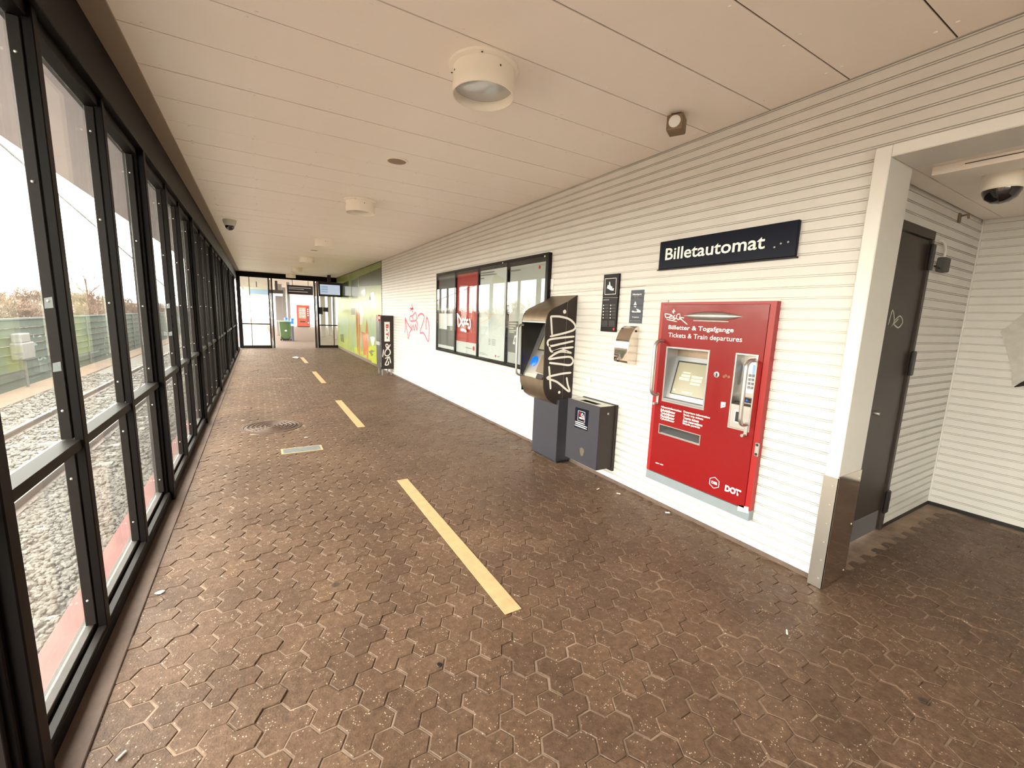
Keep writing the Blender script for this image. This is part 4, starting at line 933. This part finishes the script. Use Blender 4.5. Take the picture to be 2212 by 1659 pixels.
speaker(1.11, 10.35, 'small round speaker grille in the ceiling, near the newspaper dispenser')
dc = thing('dome_camera', 'small grey dome camera on the ceiling beside the window head', 'camera', (-.30, 7.85, H))
MB().lathe([(.085, .0), (.088, -.02), (.07, -.075), (.062, -.085)], (-.30, 7.85, H), 24).build('camera_base', 'greyp', dc, smooth=40)
MB().lathe([(.061, -.0855), (.058, -.11), (.042, -.135), (.018, -.148), (.002, -.15)], (-.30, 7.85, H), 20).build('dome', 'lens', dc, smooth=60)
P = onz(1463, 248, H)
ms = thing('motion_spotlight', 'small brown spotlight with a pale lens on the ceiling near the wall', 'spotlight', (P.x, P.y, H))
q = MB(); Rm = Matrix.Rotation(math.radians(28), 3, 'Z')
def rb(b, x0, x1, y0, y1, z0, z1):
    b2 = MB().box(x0, x1, y0, y1, z0, z1); b.add([Vector((P.x, P.y, H))+Rm @ p for p in b2.v], b2.f); return b
rb(q, -.055, .055, -.05, .05, -.105, -.012).build('housing', 'brass', ms, bevel=.010, seg=2); rb(MB(), -.03, .03, -.03, .03, -.012, 0).build('mount', 'charcoal', ms)
v = MB().lathe([(.036, 0), (.034, .006), (.02, .011), (.003, .013)], (0, 0, 0), 16, (-1, 0, 0)); q2 = MB(); q2.add([Vector((P.x, P.y, H))+Rm @ (p+Vector((-.0552, 0, -.058))) for p in v.v], v.f); q2.build('lens', 'offwhite', ms, smooth=40)
adc = thing('dome_camera', 'large cream dome camera with black eye under the alcove ceiling', 'camera', (3.53, .765, AZ-.01))
c = (3.53, .765, AZ-.010)
MB().lathe([(.088, 0), (.088, -.012), (.080, -.014), (.080, -.075), (.083, -.085), (.078, -.092)], c, 32).build('camera_base', 'lamp', adc, smooth=40)
MB().lathe([(.0775, -.0922), (.076, -.105), (.062, -.135), (.036, -.156), (.003, -.163)], c, 28).build('dome', 'lens', adc, smooth=60)
lf = thing('cable_trunking', 'long beige cable trunking on the alcove ceiling beside the dome camera', 'trunking', (3.26, 0, AZ-.06))
MB().box(3.14, 3.335, -1.4, .955, AZ-.055, AZ-.0105).build('trunking_body', 'ceil', lf, bevel=.003)
MB().box(3.1385, 3.3365, -1.38, .83, AZ-.030, AZ-.026).build('trunking_seam', 'black', lf)
jb = thing('junction_box', 'grey junction box with curling cable beside the dark door', 'junction box', (4.08, AY-.02, 1.87))
P = ony(2033, 572, AY-.012); MB().box(P.x-.055, P.x+.055, AY-.045, AY, P.z-.05, P.z+.045).build('box', 'cabinet', jb, bevel=.006)
MB().tube(smoothline([(P.x, AY-.02, P.z+.045), (P.x-.005, AY-.022, P.z+.10), (P.x-.05, AY-.02, P.z+.14), (P.x-.10, AY-.012, P.z+.15)], 6), .008, 8).build('cable', 'casing', jb, smooth=60)
MB().tube([(P.x-.05, AY-.02, P.z-.03), (P.x-.13, AY-.016, P.z-.02)], .006, 8).build('cable', 'charcoal', jb)
P = ony(2073, 470, AY-.006); hk = thing('wall_hook', 'small brownish bracket high on the alcove side wall', 'bracket', (P.x, AY, P.z-.03))
MB().box(P.x-.02, P.x+.02, AY-.012, AY, P.z-.035, P.z+.03).build('bracket_plate', 'brass', hk, bevel=.004); MB().tube([(P.x, AY-.012, P.z+.01), (P.x-.01, AY-.05, P.z+.012), (P.x-.01, AY-.055, P.z-.015)], .007, 8).build('hook', 'brass', hk)
# torn paper on the back wall
tp_ = thing('torn_paper', 'torn grey paper with curled dark lower tip hanging on the alcove back wall', 'paper', (AB-.01, .70, 1.06))
ct = crop(2050, 560, .2051); tx = lambda a, b: onx(a, b, AB-.002)
MB().slab([tx(*p) for p in ct([(540, 760), (600, 720), (800, 560), (960, 600), (1100, 1000), (1000, 1300), (690, 1320), (665, 1330), (655, 1150), (620, 1000), (580, 880)])], WN, .003).build('paper_sheet', 'paper', tp_)
a, b = tx(*ct([(690, 1345)])[0]), tx(*ct([(1000, 1240)])[0]); MB().tube([a, a.lerp(b, .3)+WN*.012, a.lerp(b, .7)+WN*.018, b+WN*.01], [.003, .016, .02, .012], 10).build('curled_edge', 'charcoal', tp_, smooth=60)

# ---- monitor under the ceiling at the end
tvx = thing('hanging_monitor', 'black framed lit monitor hanging from the ceiling by the green glass', 'monitor', (2.32, 17.0, 1.96))
MB().box(1.90, 2.70, 16.98, 17.07, 1.965, 2.475).build('monitor_case', 'black', tvx, bevel=.01)
MB().box(1.965, 2.635, 16.970, 16.9795, 2.035, 2.385).build('monitor_screen', 'tv', tvx)
for i in range(3): MB().box(2.0, 2.22, 16.967, 16.9695, 2.10+i*.085, 2.16+i*.085).build('screen_caption', 'bluelite', tvx)
MB().box(2.22, 2.34, 17.0, 17.05, 2.476, H).build('monitor_mount', 'black', tvx)

# ================================================================== FLOOR MARKINGS AND LITTER
for i, (q, z) in enumerate((([(862, 1037), (885, 1034), (1118, 1318), (1085, 1330)], 0), ([(725, 866), (742, 864), (785, 922), (770, 924)], 0), ([(674, 803), (685, 802), (704, 827), (692, 828)], 0), ([(649, 772), (656, 772), (666, 784), (658, 785)], 0))):
    p = [onz(a, b, .0015) for a, b in q]; x0 = (p[0].x+p[3].x)/2; x1 = (p[1].x+p[2].x)/2; ya = (p[2].y+p[3].y)/2; yb = (p[0].y+p[1].y)/2
    xm = (x0+x1)/2
    tag(MB().box(xm-.047, xm+.047, ya, yb, .0012, .0034).build('floor_stripe', 'tape'), 'yellowish dash painted on the pavers, ' + ('longest one, abreast of the ticket machine and kiosk', 'abreast of the notice case', 'abreast of the newspaper dispenser', 'next to the crumpled paper')[i], 'floor marking', 'dashes of the centre line')
fs = thing('floor_sticker', 'worn grey rectangle with cream border stuck on the pavers near the manhole cover', 'floor sticker', (.33, 4.80, .0012))
MB().box(.135, .525, 4.705, 4.895, .0012, .0022).build('sticker_border', 'tape', fs); MB().box(.155, .505, 4.722, 4.878, .0023, .0032).build('sticker_face', 'tapedark', fs)
tag(MB().box(.13, .56, 10.05, 10.13, .0012, .0024).build('floor_sticker', 'sand'), 'faded pale strip on the floor level with the newspaper dispenser', 'floor sticker')
mh = thing('manhole_cover', 'round cast iron manhole cover with ring pattern set in the pavers', 'manhole cover', (.08, 5.93, 0))
MB().lathe([(.335, -.01), (.335, .0035), (.302, .007), (.298, -.004)], (.08, 5.93, 0), 48, capa=True, capb=False).build('frame_ring', 'iron', mh, smooth=30)
MB().lathe([(.295, -.006), (.295, .004), (.293, .005)], (.08, 5.93, 0), 48).build('cover_plate', 'iron', mh, smooth=30)
for r in (.07, .12, .17, .22, .265): MB().lathe([(r-.010, .0051), (r-.006, .012), (r+.006, .012), (r+.010, .0051)], (.08, 5.93, 0), 40, capa=False, capb=False).build('raised_ring', 'iron', mh, smooth=30)
for k in range(8): a = k*math.pi/4; MB().ribbon([(.08+.03*math.cos(a), 5.93+.03*math.sin(a), .0052), (.08+.28*math.cos(a), 5.93+.28*math.sin(a), .0052)], (0, 0, 1), .014, .005).build('raised_rib', 'iron', mh)
def butt(px, py, a, label):
    P = onz(px, py, .006); d = Vector((math.cos(a), math.sin(a), 0))*.015
    tag(MB().tube([P-d, P+d*.2, P+d], .004, 8).build('cigarette_butt', 'filter', smooth=50), label, 'cigarette butt', 'cigarette butts on the floor')
butt(262, 1632, .9, 'cigarette butt on the pavers next to the glazing kerb'); butt(1292, 1056, .2, 'cigarette butt on the floor below the grey litter bin'); butt(1336, 1066, 2.2, 'cigarette butt at the wall foot between bin and ticket machine'); butt(1700, 1365, .5, 'cigarette butt on the open floor before the alcove')
def scrap(px, py, s, label, m='offwhite'):
    P = onz(px, py, .004); r = random.Random(px); n = 9
    ring = [P+Vector((math.cos(t)*s*r.uniform(.6, 1.2), math.sin(t)*s*r.uniform(.5, 1.1), r.uniform(.0, s*.25))) for t in [i*2*math.pi/n for i in range(n)]]
    q = MB(); q.add(ring+[P+Vector((0, 0, s*.35)), P+Vector((0, 0, -.001))], [(i, (i+1) % n, n) for i in range(n)]+[((i+1) % n, i, n+1) for i in range(n)])
    tag(q.build('paper_scrap', m), label, 'litter', 'scraps of litter on the floor')
scrap(640, 773, .12, 'crumpled white paper near the far end of the painted line'); scrap(661, 945, .02, 'tiny white scrap beside the worn floor sticker'); scrap(1441, 1108, .022, 'pale crumbled scrap at the wall foot under the ticket machine'); scrap(345, 1280, .02, 'small white scrap on the pavers beside the glazing')
tag(MB().lathe([(.011, 0), (.012, .003), (.010, .005)], onz(949, 1437, .001), 14).build('bottle_cap', 'black', smooth=40), 'small black bottle cap lying on the pavers', 'bottle cap')

# ================================================================== OUTSIDE
ZG = -1.25
g = MB(); g.box(-60, -.885, -25, 120, ZG-.6, ZG-.03)
struct(g.build('ground', 'gballast', org=(-20, 40, ZG-.6)), 'grey stone ballast bed of the railway', 'ground')
struct(MB().box(-.885, -.66, -6, YEND+60, ZG, -.05).build('platform_edge', 'pinkkerb', bevel=.004), 'faded red edge of the platform outside the glazing', 'kerb')
struct(MB().box(-.66, 5.1, YB, YEND, -.9, -.122).build('foundation', 'concrete'), 'concrete base below the corridor floor', 'foundation')
# ballast stones
st = MB(); rs = random.Random(3); ico = []
bm = bmesh.new(); bmesh.ops.create_icosphere(bm, subdivisions=1, radius=1); iv = [v.co.copy() for v in bm.verts]; ifc = [tuple(v.index for v in f.verts) for f in bm.faces]; bm.free()
shapes = [[p*rs.uniform(.72, 1.15) for p in iv] for _ in range(14)]
def scatter(n, x0, x1, y0, y1, smin, smax):
    for _ in range(n):
        s = rs.uniform(smin, smax); sh_ = rs.choice(shapes); R = Matrix.Rotation(rs.uniform(0, 6.28), 3, 'Z') @ Matrix.Rotation(rs.uniform(-.6, .6), 3, 'X')
        c = Vector((rs.uniform(x0, x1), rs.uniform(y0, y1), ZG+rs.uniform(-.035, .012))); sc3 = Vector((1, rs.uniform(.65, 1), rs.uniform(.5, .8)))
        st.add([c+R @ Vector((p.x*sc3.x, p.y*sc3.y, p.z*sc3.z))*s for p in sh_], ifc)
scatter(11000, -2.75, -.90, 2.0, 9, .022, .045); scatter(7000, -4.25, -.90, 7, 16, .028, .05); scatter(2500, -5.65, -4.2, 6, 22, .035, .06); scatter(2500, -4.25, -.90, 16, 30, .04, .07)
# track
tr = thing('railway_track', 'rusty rails on concrete sleepers in the ballast outside the glazing', 'railway track', (-3.55, 20, ZG))
rp_ = [(-.065, 0), (.065, 0), (.065, .012), (.012, .03), (.010, .115), (.034, .122), (.034, .155), (-.034, .155), (-.034, .122), (-.010, .115), (-.012, .03), (-.065, .012)]
for x in (-2.80, -4.30): MB().prism(rp_, lambda u, w, t: (x+u, t, ZG+w), -8, 90).build('rail', 'rail', tr)
sq = MB().prism([(-.13, -.16), (.13, -.16), (.10, -.005), (-.10, -.005)], lambda u, w, t: (t, u, w), -4.82, -2.27)
sme = bpy.data.meshes.new('sleeper'); sme.from_pydata([p-Vector((-3.55, 0, 0)) for p in sq.v], [], sq.f); sme.materials.append(M['sleeper'])
for i in range(60):
    o = bpy.data.objects.new('sleeper', sme); COL.objects.link(o); o.parent = tr; o.location = (0, 2+i*.62-20, 0)
stuff(st.build('ballast_stones', 'stone', tr))
# scrub strip behind the ballast and the bank under the trees
struct(MB().box(-6.55, -5.62, 0, 100, ZG-.03, ZG+.02).build('grass_verge', 'scrub'), 'dry brown grass verge along the fence', 'ground')
q = MB(); q.prism([(-7.2, ZG-.1), (-9, -.40), (-13, .55), (-18, 1.25), (-40, 2.2), (-40, -2)], lambda u, w, t: (u, t, w), -10, 140); struct(q.build('ground_bank', 'scrub'), 'low brown overgrown bank behind the fence', 'ground')
# fence
XF = -6.50; zt = .83
fn = thing('board_fence', 'long green board fence beyond the track with faded graffiti', 'fence', (XF, 35, ZG))
nb = 8; bh = (zt-ZG)/nb
pq = MB().prism([(0, .004), (.075, .020), (.020, bh-.03), (0, bh-.004)], lambda u, w, t: (u, t, w), .06, 3.94)
fme = bpy.data.meshes.new('fence_board'); fme.from_pydata(pq.v, [], pq.f); fme.materials.append(M['fence'])
pq = MB().box(-.05, .09, -.06, .06, 0, zt-ZG+.02); pme = bpy.data.meshes.new('fence_post'); pme.from_pydata(pq.v, [], pq.f); pme.materials.append(M['fencepost'])
for i in range(17):
    y = 9.4+i*4
    o = bpy.data.objects.new('fence_post', pme); COL.objects.link(o); o.parent = fn; o.location = (0, y-35, 0)
    for k in range(nb):
        o = bpy.data.objects.new('fence_board', fme); COL.objects.link(o); o.parent = fn; o.location = (0, y-35, k*bh)
MB().box(XF-.04, XF+.06, 9.4, 77.5, zt+.0, zt+.05).build('top_rail', 'fencepost', fn)
cf = crop(0, 640, .217)
strokes(fn, [[(330, 380), (350, 440), (400, 400), (440, 430), (460, 350)], [(310, 560), (330, 480), (370, 500), (300, 600)], [(200, 720), (300, 700), (480, 650)], [(370, 600), (400, 640), (430, 600), (470, 640)], [(215, 870), (350, 820), (500, 780)], [(730, 380), (820, 370), (960, 350)], [(740, 600), (850, 570), (990, 540)], [(1050, 380), (1040, 520), (1080, 600)]], cf, lambda a, b: onx(a, b, XF+.035), (1, 0, 0), .09, 'ghost')
# cabinet on a pole
P = onz(67, 835, ZG)
cabx = thing('track_cabinet', 'grey trackside cabinet on a thin pole before the green fence', 'cabinet', (P.x, P.y, ZG))
a, b = onx(32, 742, P.x), onx(67, 772, P.x); MB().box(P.x-.12, P.x+.12, min(a.y, b.y), max(a.y, b.y), b.z, a.z).build('cabinet_box', 'cabinet', cabx, bevel=.03, seg=2)
MB().box(P.x-.10, P.x+.10, min(a.y, b.y)+.05, max(a.y, b.y)-.15, a.z, a.z+.28).build('cabinet_top', 'cabinet', cabx, bevel=.03, seg=2)
MB().tube([(P.x, (a.y+b.y)/2, ZG), (P.x, (a.y+b.y)/2, b.z)], .035, 10).build('pole', 'cabinet', cabx)
# bare trees and bushes
def tree(seed, h, spread, depth, r0, nst):
    r = random.Random(seed); q = MB()
    def br(p, d, L, rad, lev):
        k = 3; pts = [p]; dd = d
        for i in range(k): dd = (dd+Vector((r.gauss(0, .12), r.gauss(0, .12), r.gauss(.03, .08)))).normalized(); pts.append(pts[-1]+dd*(L/k))
        q.tube(pts, [rad*(1-.4*i/k) for i in range(k+1)], 4 if lev < 2 else 3)
        if lev >= depth: return
        for i in range(r.randint(3, 4)):
            t = r.choice(pts[1:]); ax = Vector((r.gauss(0, 1), r.gauss(0, 1), r.gauss(0, .5))).normalized()
            br(t, (dd*.75+ax*spread).normalized(), L*r.uniform(.55, .8), max(rad*.55, .011), lev+1)
    for i in range(nst): br(Vector((r.gauss(0, .15)*nst**.5, r.gauss(0, .15)*nst**.5, 0)), Vector((r.gauss(0, .25), r.gauss(0, .25), 1)).normalized(), h*.42, r0, 0)
    return q
protos = []
for i, (h, s, d, r0, n) in enumerate(((5.2, .6, 5, .08, 1), (6.2, .5, 5, .09, 1), (2.0, .55, 4, .03, 7), (2.3, .5, 4, .03, 7))):
    q = tree(i+5, h, s, d, r0, n); me = bpy.data.meshes.new('tree'); me.from_pydata(q.v, [], q.f); me.materials.append(M['bark']); protos.append(me)
rt_ = random.Random(11)
def plant(kind, x, y, z, s, label, cat, group, name):
    o = bpy.data.objects.new(name, protos[kind]); COL.objects.link(o); o.location = (x, y, z); o.rotation_euler = (0, 0, rt_.uniform(0, 6.28)); o.scale = (s, s, s*rt_.uniform(.9, 1.1)); tag(o, label, cat, group)
dims = [max(max(abs(v.co.x) for v in me.vertices), max(abs(v.co.y) for v in me.vertices)) for me in protos]
for row, (x, z, n) in enumerate(((-9.6, -.25, 16), (-14.2, .55, 14))):
    y = 9.0+row*2
    for i in range(n):
        k = rt_.choice((2, 3)); sz = rt_.uniform(.95, 1.15); w = dims[k]*sz*1.02; y += w
        plant(k, x, y, z, sz, 'bare brown bush growing behind the green fence', 'bush', 'bare bushes behind the fence', 'bare_bush'); y += w
y = 14.
for i in range(11):
    k = rt_.choice((0, 1)); sz = rt_.uniform(.62, .85); w = dims[k]*sz*1.02; y += w
    plant(k, -20.5, y, 1.1, sz, 'leafless tree rising above the bushes behind the fence', 'tree', 'leafless trees behind the fence', 'bare_tree'); y += w
P = onx(178, 545, -17.3); tz = max(v.co.z for v in protos[1].vertices)
o = bpy.data.objects.new('bare_tree', protos[1]); COL.objects.link(o); o.location = (-17.3, P.y, 1.1); k = (P.z-1.1)/tz; o.scale = (k*1.1, k*1.1, k); tag(o, 'tallest bare tree standing above the bushes behind the fence', 'tree', 'leafless trees behind the fence')
# eave over the glazing and an overhead wire
q = MB(); q.prism([(-.74, H+.02), (-1.52, 2.60), (-1.56, 2.66), (-.74, H+.25)], lambda u, w, t: (u, t, w), YB, YEND+2); struct(q.build('roof_eave', 'eave'), 'grey underside of the overhanging roof edge outside the glazing', 'roof')
a, b = onx(0, 310, -3.3), onx(150, 440, -3.3); d = (b-a).normalized()
tag(MB().tube([a-d*6, a, b, b+d*30], .02, 6).build('overhead_wire', 'wire'), 'thin overhead wire above the track', 'wire')

# ---- platform beyond the doorway
struct(MB().box(-.66, 9, YEND, 75, -.9, -.004).build('floor_platform', 'platform'), 'open platform paving beyond the end doorway', 'floor')
struct(MB().box(-.64, .55, YEND+1.2, 70, -.003, .002).build('platform_strip', 'platform2'), 'pale slabs along the platform edge beyond the doorway', 'floor')
struct(MB().box(-.9, 9.5, YEND+.1, 46, 2.80, 3.0).build('ceiling_canopy', 'canopy'), 'canopy roof over the platform beyond the doorway', 'ceiling')
P = ony(639, 659, 41); vm = thing('vending_machine', 'tall red vending machine with a glass front on the platform', 'vending machine', (3.35, 41.3, 0))
MB().box(2.84, 3.86, 41.0, 41.8, 0.06, 1.86).build('cabinet', 'orange', vm, bevel=.03, seg=2); MB().box(2.86, 3.84, 41.03, 41.78, 0, .058).build('plinth', 'black', vm)
vwn = MB().box(2.98, 3.55, 40.975, 40.998, .72, 1.66).build('window', 'vendglass', vm, bevel=.01); vst = MB().box(3.60, 3.82, 40.975, 40.998, .22, 1.72).build('control_strip', 'vend2', vm)
MB().box(3.08, 3.50, 40.97, 40.998, .40, .52).build('delivery_flap', 'black', vm, bevel=.01); MB().box(3.66, 3.76, 40.965, 40.974, .30, .42).build('change_tray', 'alu', vm)
for i in range(4): MB().box(3.66, 3.75, 40.965, 40.974, .95+i*.17, 1.04+i*.17).build('button', 'greyp', vst)
for i in range(3): MB().box(2.99, 3.54, 40.968, 40.974, .90+i*.25, .92+i*.25).build('shelf', 'alu', vwn)
wb_ = thing('wheelie_bin', 'green wheeled refuse bin standing beyond the doorway', 'bin', (1.07, 22.7, 0))
q = MB(); q.prism([(-.20, .05), (.20, .05), (.255, .86), (-.255, .86)], lambda u, w, t: (1.07+u, 22.7+t*(.8+.25*w), w), -.27, .27); q.build('bin_body', 'wheelie', wb_, bevel=.012)
MB().box(.80, 1.34, 22.37, 23.02, .862, .925).build('lid', 'wheelielid', wb_, bevel=.02, seg=2); MB().tube([(.79, 22.98, .90), (.70, 23.0, .86), (.70, 23.0, .80)], .02, 8).build('handle', 'wheelielid', wb_)
for x in (.86, 1.27): MB().lathe([(.09, -.025), (.1, 0), (.09, .025)], (x, 22.44, .1), 16, (1, 0, 0)).build('wheel', 'black', wb_)
MB().box(.93, 1.21, 22.46, 22.48, .02, .10).build('base', 'black', wb_); MB().box(1.03, 1.12, 22.435, 22.45, .44, .50).build('sticker', 'offwhite', wb_)
for x, y, s in ((1.345, 22.2, 'grey card reader post with blue head beside the green wheeled bin'), (1.19, 24.2, 'blue headed card reader post standing behind the green wheeled bin')):
    cpst = thing('card_reader_post', s, 'card reader', (x, y, 0), 'blue headed card reader posts')
    MB().lathe([(.085, 0), (.085, .02), (.07, .025), (.07, .70)], (x, y, 0), 18).build('post', 'greybox', cpst, smooth=40); MB().lathe([(.075, .7005), (.075, .80)], (x, y, 0), 18).build('band', 'mint', cpst, smooth=40)
    MB().lathe([(.078, .8005), (.085, .86), (.085, 1.02), (.06, 1.05)], (x, y, 0), 18).build('head', 'blue', cpst, smooth=40)
def column(px, y, w, label, m='column'):
    P = ony(px, 660, y); o = MB().box(P.x-w/2, P.x+w/2, y, y+w, -.004, 2.9 if y < 34 else 3.0).build('canopy_column', m, bevel=.01); tag(o, label, 'column', 'columns on the platform')
column(603, 27, .34, 'thick dark column left of the reader posts beyond the doorway'); column(613.5, 31, .26, 'dark column partly behind the thick column beyond the doorway'); column(624, 24.5, .13, 'slim dark column right behind the green wheeled bin')
column(697.5, 26, .24, 'grey column seen through the right door pane'); column(712, 27.5, .2, 'slim grey column farther right behind the door pane'); column(722, 24, .12, 'thin grey column beside the green glass behind the pane')
ov = thing('hanging_sign', 'long black sign hanging from the canopy beyond the doorway', 'sign', (1.7, 22.0, 2.14))
MB().box(1.18, 2.24, 21.96, 22.06, 2.14, 2.54).build('sign_box', 'signdark', ov, bevel=.01)
for k, (a, b, z) in enumerate(((1.24, 2.16, 2.43), (1.24, 1.86, 2.36), (1.24, 2.02, 2.25))): MB().box(a, b, 21.957, 21.9595, z, z+.022).build('sign_print', 'ink', ov)
for x in (1.4, 2.05): MB().tube([(x, 22.01, 2.541), (x, 22.01, 2.80)], .012, 8).build('hanger', 'charcoal', ov)
pdp = thing('platform_display', 'dark bracket with platform displays hanging under the canopy left of the long sign', 'display', (.75, 24, 2.1))
P = ony(596, 608, 24); MB().box(P.x-.05, P.x+.06, 24, 24.1, 2.36, 2.80).build('hanger', 'charcoal', pdp); MB().box(P.x-.30, P.x+.30, 23.9, 24.2, 2.20, 2.36).build('display_case', 'charcoal', pdp, bevel=.01); MB().box(P.x-.26, P.x+.26, 23.89, 23.899, 2.08, 2.19).build('display_face', 'offwhite', pdp)
ps = thing('platform_screen', 'pale blue departure screen hanging over the platform edge', 'display', (-.1, 26, 2.0))
MB().box(-.55, .55, 26, 26.15, 2.12, 2.52).build('screen_case', 'greyp', ps, bevel=.01); MB().box(-.3, .5, 25.99, 25.999, 2.18, 2.42).build('screen_face', 'bluelite', ps); MB().box(-.02, .02, 26.05, 26.1, 2.521, 2.80).build('hanger', 'charcoal', ps)
# far pale building closing the platform
fb = thing('station_building', 'pale building with windows at the far end of the platform', 'building', (4, 72, 0))
MB().box(1.5, 14, 70, 75, 0, 4.2).build('wall', 'paleb', fb)
for i in range(6): MB().box(2.2+i*1.9, 3.4+i*1.9, 69.95, 69.999, .9, 2.6).build('window', 'windowdark', fb)
